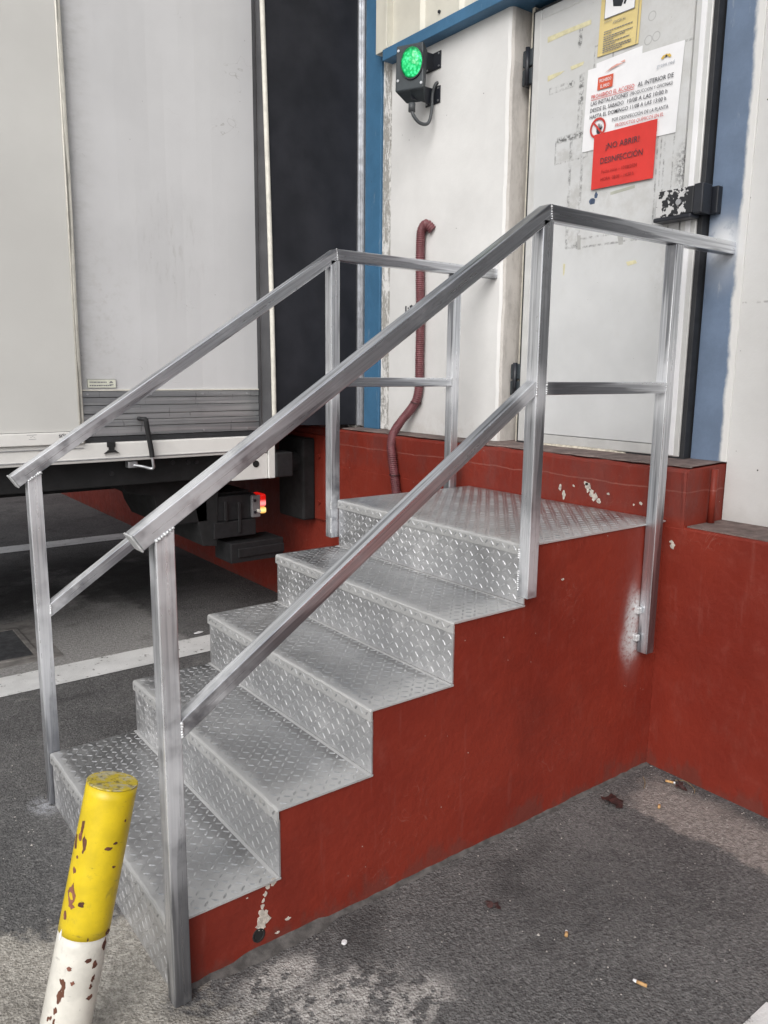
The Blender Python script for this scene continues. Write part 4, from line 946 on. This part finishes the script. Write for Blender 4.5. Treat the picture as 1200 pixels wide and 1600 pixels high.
# rear mudguard, lamps, under-run bumper
bm = bmesh.new(); prism(bm, [(.70, 2.28, .85), (.72, 2.28, .79), (.86, 2.28, .76), (.88, 2.28, .68), (.92, 2.28, .60), (1.15, 2.28, .60), (1.15, 2.28, .86)], (0, .5, 0)); obj('mudguard', bm, M_CHASSIS, t, bevel=.004)
bm = bmesh.new(); prism(bm, [(1.06, 2.28, .80), (1.12, 2.28, .47), (1.20, 2.28, .46), (1.22, 2.28, .80)], (0, .42, 0)); obj('mud_flap', bm, M_RUBBER, t, bevel=.004)
obj('underrun_bar', B((1.20, 1.44, 2.36, 4.35, .60, .735)), M_DARKGREY, t, bevel=.006)
obj('lamp_backing', B((1.20, 1.44, 2.285, 2.358, .59, .725)), M_DARKGREY, t, bevel=.005)
obj('tool_box', B((1.18, 1.43, 2.27, 2.36, .50, .588), (1.24, 1.26, 2.262, 2.27, .59, .70), (1.32, 1.34, 2.262, 2.27, .52, .69)), M_DARKGREY, t, bevel=.004)
lm = obj('tail_lamp', B((1.405, 1.455, 2.262, 2.284, .597, .718)), M_RIM, t, bevel=.003)
bm = bmesh.new()
for z in (.69, .625): bm = bmesh.new(); cyl(bm, (1.42, 2.2615, z), (1.42, 2.2565, z), .008, 10); obj('lamp_bolt', bm, M_BLACK, lm)
bm = B((1.4555, 1.494, 2.262, 2.36, .650, .722)); obj('red_lens', bm, M_REDLAMP, lm, bevel=.012)
bm = B((1.4555, 1.494, 2.262, 2.36, .612, .649)); obj('amber_lens', bm, M_AMBER, lm, bevel=.010)
bm = bmesh.new(); cyl(bm, (1.442, 2.2615, .632), (1.442, 2.250, .632), .010, 12); obj('reflector', bm, M_CLEAR, lm)
obj('step_box', B((1.26, 1.585, 2.24, 2.44, .36, .47), (1.30, 1.585, 2.23, 2.24, .39, .44)), M_DARKGREY, t, bevel=.008)
for yy in (2.18, 4.28):
    for xx in (-1.6, -.55 - 2.3):
        bm = bmesh.new(); cyl(bm, (xx, yy, .46), (xx, yy + .32, .46), .46, 36); wh = obj('wheel', bm, M_TIRE, t, bevel=.03)
        bm = bmesh.new(); yo = yy - .004 if yy < 3 else yy + .324; cyl(bm, (xx, yo, .46), (xx, yo + (.02 if yy < 3 else -.02), .46), .26, 28); obj('rim', bm, M_RIM, wh)
bm = bmesh.new()
for xx in (-1.6, -2.85): bm = bmesh.new(); cyl(bm, (xx, 2.4, .46), (xx, 4.3, .46), .06, 14); obj('axle', bm, M_CHASSIS, t)
bm = bmesh.new()
for yy in (2.5, 4.2): each('landing_leg', [(-5.6, -5.5, yy, yy + .1, 0.0, .9)], M_CHASSIS, t)

# ================================================================== STAIRCASE
stair = empty('staircase', (.9, W / 2, 0), 'short chequer plate staircase on a red painted masonry base leading up to the dock door', 'staircase')
pr = [(.006, 0, -.05)]
for k in range(5):
    x0 = k * T + .006; z = (k + 1) * H - .006
    pr += [(x0, 0, z)]
    if k < 4: pr += [((k + 1) * T + .006, 0, z)]
pr += [(L - .0015, 0, 5 * H - .006), (L - .0015, 0, -.05)]
bm = bmesh.new(); prism(bm, [(x, .002, z) for x, y, z in pr], (0, W - .004, 0)); base = obj('masonry_base', bm, M_RED_S, stair)

def lug_mesh(bm, o, ex, ey, nr, wd, ht, mx, my, pitch=.0235, hh=.0019):
    o, ex, ey, nr = map(Vector, (o, ex, ey, nr)); nx, ny = int((wd - 2 * mx) / pitch) + 1, int((ht - 2 * my) / pitch) + 1
    sx, sy = (wd - (nx - 1) * pitch) / 2, (ht - (ny - 1) * pitch) / 2
    for i in range(nx):
        for j in range(ny):
            c = o + ex * (sx + i * pitch) + ey * (sy + j * pitch)
            a = math.pi / 4 * (1 if (i + j) % 2 else -1) + random.uniform(-.03, .03)
            d = ex * math.cos(a) + ey * math.sin(a); n = ex * -math.sin(a) + ey * math.cos(a)
            l, ww, h = .0100, .0034, .95 * hh * random.uniform(.7, 1.1)
            out = [bm.verts.new(c + d * (l * p) + n * (ww * q)) for p, q in ((-1, 0), (-.5, -.85), (0, -1), (.5, -.85), (1, 0), (.5, .85), (0, 1), (-.5, .85))]
            t0, t1, t2 = [bm.verts.new(c + d * (l * p) + nr * h) for p in (-.6, 0, .6)]
            for q in ((out[0], out[1], t0), (out[1], out[2], t1, t0), (out[2], out[3], t2, t1), (out[3], out[4], t2), (out[4], out[5], t2), (out[5], out[6], t1, t2), (out[6], out[7], t0, t1), (out[7], out[0], t0)):
                bm.faces.new(q)

LIP = .030
for k in range(5):
    z = (k + 1) * H; x0 = k * T; x1 = (k + 1) * T + .004 if k < 4 else L - .003
    # riser plate
    bm = B((x0 + .001, x0 + .005, .0, W, k * H + (.0015 if k else .0), z - LIP))
    rs = obj('riser', bm, M_RISER, stair)
    bm = bmesh.new(); lug_mesh(bm, (x0 + .001, 0, k * H + .004), (0, 1, 0), (0, 0, 1), (-1, 0, 0), W, H - LIP - .006, .015, .012, hh=.0017)
    obj('raised_lugs', bm, M_RISER, rs, kind='stuff')
    # tread plate with folded nosing: rounded corner, slightly dented edge
    bm = bmesh.new(); nj = 40; rows = []
    prof = [(x1, z - .005), (x1, z), (x0 + .003, z), (x0 - .001, z - .0012), (x0 - .0038, z - .0045), (x0 - .0045, z - .009), (x0 - .0045, z - LIP - .002), (x0 + .0005, z - LIP - .002), (x0 + .0005, z - .005)]
    for j in range(nj + 1):
        y = -.0035 + (W + .007) * j / nj; dn = random.uniform(-.0007, .0007)
        rows.append([bm.verts.new((px + (dn if 2 <= q <= 6 else 0), y, pz + (dn if 2 <= q <= 6 else 0))) for q, (px, pz) in enumerate(prof)])
    n = len(prof)
    for a, b in zip(rows, rows[1:]):
        for q in range(n): bm.faces.new((a[q], a[(q + 1) % n], b[(q + 1) % n], b[q]))
    bm.faces.new(rows[0]); bm.faces.new(rows[-1][::-1])
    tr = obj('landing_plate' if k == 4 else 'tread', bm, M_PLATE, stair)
    bm = bmesh.new(); lug_mesh(bm, (x0, 0, z), (0, 1, 0), (1, 0, 0), (0, 0, 1), W, x1 - x0, .014, .016)
    lug_mesh(bm, (x0 - .0045, 0, z - LIP), (0, 1, 0), (0, 0, 1), (-1, 0, 0), W, LIP, .015, .012)
    obj('raised_lugs', bm, M_LUG, tr, kind='stuff')
# weep hole, cracked plaster
bm = bmesh.new()
for k in range(20):
    a, b = 2 * math.pi * k / 20, 2 * math.pi * (k + 1) / 20
    q = lambda r, an, y: (.219 + r * math.cos(an), y, .047 + r * 1.1 * math.sin(an))
    poly(bm, [q(.0135, a, .0), q(.0165, a, .0), q(.0165, b, .0), q(.0135, b, .0)]); poly(bm, [q(.0165, a, .0), q(.0175, a, .0025), q(.0175, b, .0025), q(.0165, b, .0)]); poly(bm, [q(.0135, a, .0), q(.0115, a, .0015), q(.0115, b, .0015), q(.0135, b, .0)])
poly(bm, [(.219 + .0118 * math.cos(2 * math.pi * k / 20), .0014, .047 + .0128 * math.sin(2 * math.pi * k / 20)) for k in range(20)]); obj('weep_hole', bm, M_HOLE, base)
bm = bmesh.new(); Nn = (0, -1, 0)
pth = [(.262, .172), (.245, .166), (.238, .150), (.233, .135), (.230, .120), (.226, .105), (.236, .095), (.228, .085), (.240, .080), (.222, .072), (.232, .066)]
for i, (x, z) in enumerate(pth): flake(bm, (x, .002, z), (1, 0, 0), (0, 0, 1), Nn, (.008, .006, .0055, .005, .006, .009, .012, .013, .011, .011, .008)[i], 1.2, 10, .0014 + .0004 * (i % 3), .5)
for x, z, r in ((.30, .055, .02), (.27, .03, .015), (.19, .16, .006)): flake(bm, (x, .002, z), (1, 0, 0), (0, 0, 1), Nn, r * .5, .5, 9, .0012)
obj('plaster_chip', bm, M_CHIP, base)['kind'] = 'stuff'
bm = bmesh.new(); flake(bm, (1.277, .002, .771), (1, 0, 0), (0, 0, 1), Nn, .006, .8, 8, .001); obj('plaster_chip', bm, M_CHIP, base)['kind'] = 'stuff'
# concrete fillet at the foot of the side
bm = bmesh.new(); prev = None
for i in range(60):
    x = .03 + i * .03; r1_ = .007 + .009 * random.random() + (.016 if .1 < x < .42 else 0); r2_ = .003 + .006 * random.random() + (.010 if .15 < x < .4 else 0)
    cur = [bm.verts.new((x, .0022, r2_)), bm.verts.new((x, -r1_ * .5, r2_ * .35)), bm.verts.new((x, -r1_, .0005))]
    if prev:
        for k in range(2): bm.faces.new((prev[k], prev[k + 1], cur[k + 1], cur[k]))
    prev = cur
obj('foot_fillet', bm, M_ASPH2, stair, smooth=True)

# ================================================================== HANDRAILS
def bar(name, parent, p0, p1, n0=None, n1=None, s=.040, bev=.0024, mat=None):
    """square tube from p0 to p1 in the plane of the rail; ends cut square to n0 / n1"""
    p0, p1 = Vector(p0), Vector(p1); d = (p1 - p0).normalized(); yv = Vector((0, 1, 0)); xv = yv.cross(d).normalized(); yv = d.cross(xv)
    rot = Matrix((xv, yv, d)).transposed().to_4x4(); inv = rot.inverted()
    ends = []
    for p, n in ((p0, n0), (p1, n1)):
        n = Vector(n) if n else d; q = []
        for a, b in ((-1, -1), (1, -1), (1, 1), (-1, 1)):
            c = p + xv * (a * s / 2) + yv * (b * s / 2); c = c + d * ((p - c).dot(n) / d.dot(n)); q.append(inv @ (c - p0))
        ends.append(q)
    bm = bmesh.new(); A = [bm.verts.new(c) for c in ends[0]]; Bq = [bm.verts.new(c) for c in ends[1]]
    bm.faces.new(A); bm.faces.new(Bq[::-1])
    for k in range(4): bm.faces.new((A[k], A[(k + 1) % 4], Bq[(k + 1) % 4], Bq[k]))
    bmesh.ops.recalc_face_normals(bm, faces=bm.faces)
    me = bpy.data.meshes.new(name); bm.to_mesh(me); bm.free(); me.materials.append(mat or M_TUBE)
    o = bpy.data.objects.new(name, me); COL.objects.link(o); o.parent = parent
    o.matrix_basis = Matrix.Translation(p0 - ORG[parent.name]) @ rot
    md = o.modifiers.new('bevel', 'BEVEL'); md.width = bev; md.segments = 2; md.limit_method = 'ANGLE'; md.angle_limit = math.radians(40)
    return o

def weld(parent, pts, r=.0045):
    bm = bmesh.new()
    for p, q in zip(pts, pts[1:]):
        p, q = Vector(p), Vector(q); n = max(2, int((q - p).length / .006))
        for i in range(n): blob(bm, p.lerp(q, (i + .5) / n), r * random.uniform(.7, 1.25), 1, 1, 1, .25, 1)
    o = obj('weld_bead', bm, M_WELD, parent, smooth=True, kind='stuff'); return o

def handrail(label, y, outer, x_end, lifted):
    e = empty('handrail', (1.0, y, 0), label, 'handrail', 'welded tube handrails on both sides of the stair')
    h = .02; yf = y - h if True else y
    TX, TZ = 1.100, 1.812                              # knee of the top rail
    LX, LZ = -.046, 1.058
    d = Vector((TX - LX, 0, TZ - LZ)).normalized(); mit = (d + Vector((1, 0, 0))).normalized()
    bar('sloped_rail', e, (LX, y, LZ), (TX, y, TZ), None, mit)
    bar('level_rail', e, (TX, y, TZ), (x_end, y, TZ), mit, (1, 0, 0))
    nd = Vector((-d.z, 0, d.x))                        # normal of the slope
    def top_at(x): return LZ + (x - LX) * d.z / d.x - .02 / d.x
    bar('post', e, (.008, y, .001), (.008, y, top_at(.008)), None, nd)
    bar('post', e, (1.092, y, .752), (1.092, y, TZ - .0205))
    bar('post', e, (1.703, y, .452), (1.703, y, TZ - .0205))
    mz0, mz1 = .648, 1.350
    bar('sloped_mid_rail', e, (.0285, y, mz0), (1.0715, y, mz1), (1, 0, 0), (1, 0, 0), .036)
    bar('level_mid_rail', e, (1.1125, y, mz1), (1.6825, y, mz1), (1, 0, 0), (1, 0, 0), .036)
    # end cap of the top rail
    o = bar('end_cap', e, Vector((LX, y, LZ)) - d * .005, Vector((LX, y, LZ)) - d * .0005, None, None, .0425, .002, M_WELD)
    # welds
    f = y - .0205
    a0 = Vector((.008 - .02, f, top_at(-.012))); a1 = Vector((.028, f, top_at(.028)))
    weld(e, [a0, a1]); weld(e, [(TX - .003, f, TZ + .022), (TX + .003, f, TZ - .020)], .0028); weld(e, [(.0285, f + .001, mz0 + .018), (.0285, f + .001, mz0 - .018)], .004)
    weld(e, [(1.072, f, mz1 + .02), (1.0725, f, mz1 - .02)], .0035); weld(e, [(1.1125, f, mz1 + .018), (1.1125, f, mz1 - .018)], .003); weld(e, [(1.682, f, mz1 + .018), (1.682, f, mz1 - .018)], .003)
    # dabs of weld between the knee post and the stair
    s_ = 1 if y < 0 else -1
    yy = y + s_ * .0205
    weld(e, [(1.0715, y + s_ * .018, .77), (1.0715, y + s_ * .019, .83)], .004); weld(e, [(1.0715, y + s_ * .018, .865), (1.0715, y + s_ * .019, .895)], .004)
    for z in (.505, .602):
        bm = bmesh.new(); box(bm, 1.662, 1.682, min(yy, yy + s_ * .001) - .012, max(yy, yy) + .018, z - .012, z + .012)
        obj('wall_bracket', bm, M_WELD, e, bevel=.004)
        weld(e, [(1.668, y + s_ * .036, z + .016), (1.664, y + s_ * .036, z - .016)], .007)
    return e

handrail('nearer silver tube handrail along the open right side of the stair', -.022, -1, 2.029, 0)
handrail('farther silver tube handrail on the truck side of the stair', W + .0255, 1, 1.9295, 0)

# ================================================================== BOLLARD
t = empty('bollard', (-.257, -.032, 0), 'leaning yellow and white steel bollard with chipped paint in front of the stair', 'bollard')
ax_top = Vector((-.111, -.014, .569)); ax_bot = Vector((-.257, -.032, 0)); dv = (ax_top - ax_bot).normalized(); Lb = (ax_top - ax_bot).length
rotq = dv.to_track_quat('Z', 'Y').to_matrix().to_4x4()
def bol(name, mat, z0, z1, r, n=48, parent=None, caps=True, chips=None):
    bm = bmesh.new(); nz = max(1, int((z1 - z0) / .02)); rr = []
    for j in range(nz + 1):
        z = z0 + (z1 - z0) * j / nz
        rr.append([bm.verts.new((r * math.cos(2 * math.pi * k / n), r * math.sin(2 * math.pi * k / n), z)) for k in range(n)])
    for a, b in zip(rr, rr[1:]):
        for k in range(n): bm.faces.new((a[k], a[(k + 1) % n], b[(k + 1) % n], b[k]))
    if caps: bm.faces.new(rr[0][::-1]); bm.faces.new(rr[-1])
    me = bpy.data.meshes.new(name); bm.to_mesh(me); bm.free(); me.materials.append(mat)
    for p in me.polygons: p.use_smooth = len(p.vertices) == 4
    o = bpy.data.objects.new(name, me); COL.objects.link(o); o.parent = t; o.matrix_basis = rotq; return o
ZB = Lb - .305
bol('white_shaft', M_BWHITE, -.10, ZB, .0498); bol('yellow_band', M_YEL, ZB, Lb - .004, .0502); o = bol('top_cap', M_BTOP, Lb - .004, Lb, .0505)
md = o.modifiers.new('bevel', 'BEVEL'); md.width = .002; md.segments = 2; md.angle_limit = math.radians(40)
# rust chips, each a thin raised scab
M_RUST = plain('rust_scab', (.10, .036, .022, 1), .85, 0, .45, 90, .4); M_UNDER = plain('brown_primer', (.20, .075, .05, 1), .7, 0, .3, 60)
view = (Vector((-.5614, -1.5018, 0)) - Vector((-.2, -.03, 0))).normalized()
lq = rotq.to_3x3().inverted() @ view; a0 = math.atan2(lq.y, lq.x)
def chip(name, mat, da, zt, r, asp):
    """da: turn around the shaft from the camera side, degrees to the right; zt: metres below the top"""
    bm = bmesh.new(); a = a0 + math.radians(da); n = 12; lo, hi = [], []
    for i in range(n):
        q = 2 * math.pi * i / n; k = r * random.uniform(.55, 1.15); an = a + math.cos(q) * k / .05; z = Lb - zt + math.sin(q) * k * asp
        lo.append(bm.verts.new((.0496 * math.cos(an), .0496 * math.sin(an), z))); hi.append(bm.verts.new((.0509 * math.cos(an), .0509 * math.sin(an), z)))
    bm.faces.new(hi)
    for i in range(n): bm.faces.new((lo[i], lo[(i + 1) % n], hi[(i + 1) % n], hi[i]))
    bmesh.ops.recalc_face_normals(bm, faces=bm.faces)
    me = bpy.data.meshes.new(name); bm.to_mesh(me); bm.free(); me.materials.append(mat)
    o = bpy.data.objects.new(name, me); COL.objects.link(o); o.parent = t; o.matrix_basis = rotq
for da, zt, r, asp in ((-62, .105, .007, 1.6), (-60, .145, .004, 1.0), (-62, .172, .006, 1.2), (-56, .218, .011, 1.9), (-48, .240, .008, .8), (-26, .232, .006, 1.1), (10, .118, .008, .5), (24, .109, .005, .6), (32, .158, .005, .6), (40, .066, .003, 1), (-63, .265, .006, 1.9), (58, .300, .012, .5)):
    chip('rust_chip', M_UNDER if da < -40 else M_RUST, da, zt, r, asp)
for da, zt, r, asp in ((52, .322, .007, 2.0), (14, .345, .007, .7), (32, .358, .006, 1.6), (-26, .360, .006, .7), (34, .385, .005, 1.5), (32, .402, .0045, 1.3), (34, .424, .009, .6), (-12, .388, .005, .9)):
    chip('rust_chip', M_RUST if da > -12.5 and da != -12 else M_UNDER, da, zt, r, asp)
bm = bmesh.new()
a = a0 + math.radians(-66)
for i in range(1): flake(bm, (.0503 * math.cos(a), .0503 * math.sin(a), Lb - .305), (-math.sin(a), math.cos(a), 0), (0, 0, 1), (math.cos(a), math.sin(a), 0), .004, 2.6, 12, .0008, .3)
me = bpy.data.meshes.new('white_chip'); bm.to_mesh(me); bm.free(); me.materials.append(M_PAPER); o = bpy.data.objects.new('white_chip', me); COL.objects.link(o); o.parent = t; o.matrix_basis = rotq

# ================================================================== LITTER
def butt(x, y, rz, lab, ln=.028, z=.0065):
    e = empty('cigarette_butt', (x, y, 0), lab, 'cigarette butt', 'cigarette butts on the asphalt')
    d = Vector((math.cos(rz), math.sin(rz), 0)); c = Vector((x, y, z))
    bm = bmesh.new(); cyl(bm, c - d * ln * .5, c + d * ln * .28, .0042, 10, .0040); obj('filter', bm, M_BUTT, e, smooth=True)
    bm = bmesh.new(); cyl(bm, c + d * ln * .28, c + d * ln * .5 + Vector((0, .002, 0)), .0040, 10, .0030); obj('paper_end', bm, M_PAPER, e, smooth=True)
butt(.876, -.614, 1.9, 'tan cigarette butt with a pale twisted end nearest the bottom right corner of the asphalt', .030)
butt(.866, -.406, .6, 'stubby tan cigarette butt lying alone in the middle of the dark asphalt', .018)
butt(1.74, -.135, -1.1, 'tan cigarette butt against the foot of the red plinth near the inside corner', .034)
butt(1.575, -.20, .5, 'thin frayed cigarette butt on the pale screed strip beside the dead leaf', .026)
def leaf_thing(x, y, s, lab, name='dead_leaf', n=3):
    bm = bmesh.new()
    for i in range(n):
        c = Vector((x + random.uniform(-s, s) * .5, y + random.uniform(-s, s) * .5, .006 + .004 * i)); k = 9; ctr = bm.verts.new(c + Vector((0, 0, .006)))
        rim = []
        a_ = random.uniform(0, 3)
        for j in range(k):
            an = 2 * math.pi * j / k; r = s * random.uniform(.35, .8) * (.5 + .5 * abs(math.cos(an)))
            rim.append(bm.verts.new(c + Vector((math.cos(an + a_) * r, math.sin(an + a_) * r, random.uniform(-.003, .008)))))
        for j in range(k): bm.faces.new((ctr, rim[j], rim[(j + 1) % k]))
    return obj(name, bm, M_LEAF, None, lab, 'dead leaf')
leaf_thing(1.478, -.097, .045, 'crumpled dark maroon leaf on the asphalt near the inside corner of the red walls', n=4)
leaf_thing(.788, -.225, .020, 'small dark brown leaf scrap lying mid asphalt below the red stair side', n=2)
leaf_thing(1.735, -.175, .026, 'tangle of brown leaf and straw at the foot of the red plinth', n=3)
bm = bmesh.new(); tube(bm, smooth_path([(1.69, -.06, .008), (1.665, -.085, .006), (1.63, -.105, .006)], 3), .0012, 5); tube(bm, smooth_path([(1.76, -.14, .008), (1.77, -.17, .016), (1.76, -.21, .010), (1.74, -.225, .006)], 4), .0012, 5)
obj('dry_straw', bm, M_TWIG, None, 'dry straw stalks curled at the foot of the red plinth', 'straw')
bm = bmesh.new(); flake(bm, (1.07, 2.262, .0045), (1, 0, 0), (0, 1, 0), (0, 0, 1), .03, .5, 9, .003); obj('paper_scrap', bm, M_PAPER, None, 'small white paper scrap on the asphalt behind the second stair tread', 'paper scrap')
bm = bmesh.new(); flake(bm, (.40, -.100, .004), (1, 0, 0), (0, 1, 0), (0, 0, 1), .007, 1, 9, .006, .2); obj('pale_pebble', bm, M_PAPER, None, 'single round cream pebble on the asphalt beside the pale patch', 'pebble')
bm = bmesh.new()
for i in range(900):
    x, y = random.uniform(-.5, 1.75), random.uniform(-1.3, -.03)
    if random.random() < .3: x, y = random.uniform(-.8, .0), random.uniform(.0, 2.6)
    elif random.random() < .25: x, y = random.uniform(1.5, 1.79), random.uniform(-.9, -.02)
    r = random.uniform(.001, .0028) * (1.6 if random.random() < .06 else 1); s0 = len(bm.verts)
    v = [bm.verts.new((x + r * math.cos(q) * random.uniform(.7, 1.3), y + r * math.sin(q) * random.uniform(.7, 1.3), .0)) for q in (0, 1.4, 2.8, 4.2, 5.2)]; tp = bm.verts.new((x, y, r * 1.1))
    for k in range(5): bm.faces.new((v[k], v[(k + 1) % 5], tp))
obj('grit', bm, M_GRIT, None, 'loose pale grit scattered over the asphalt', 'grit', kind='stuff')
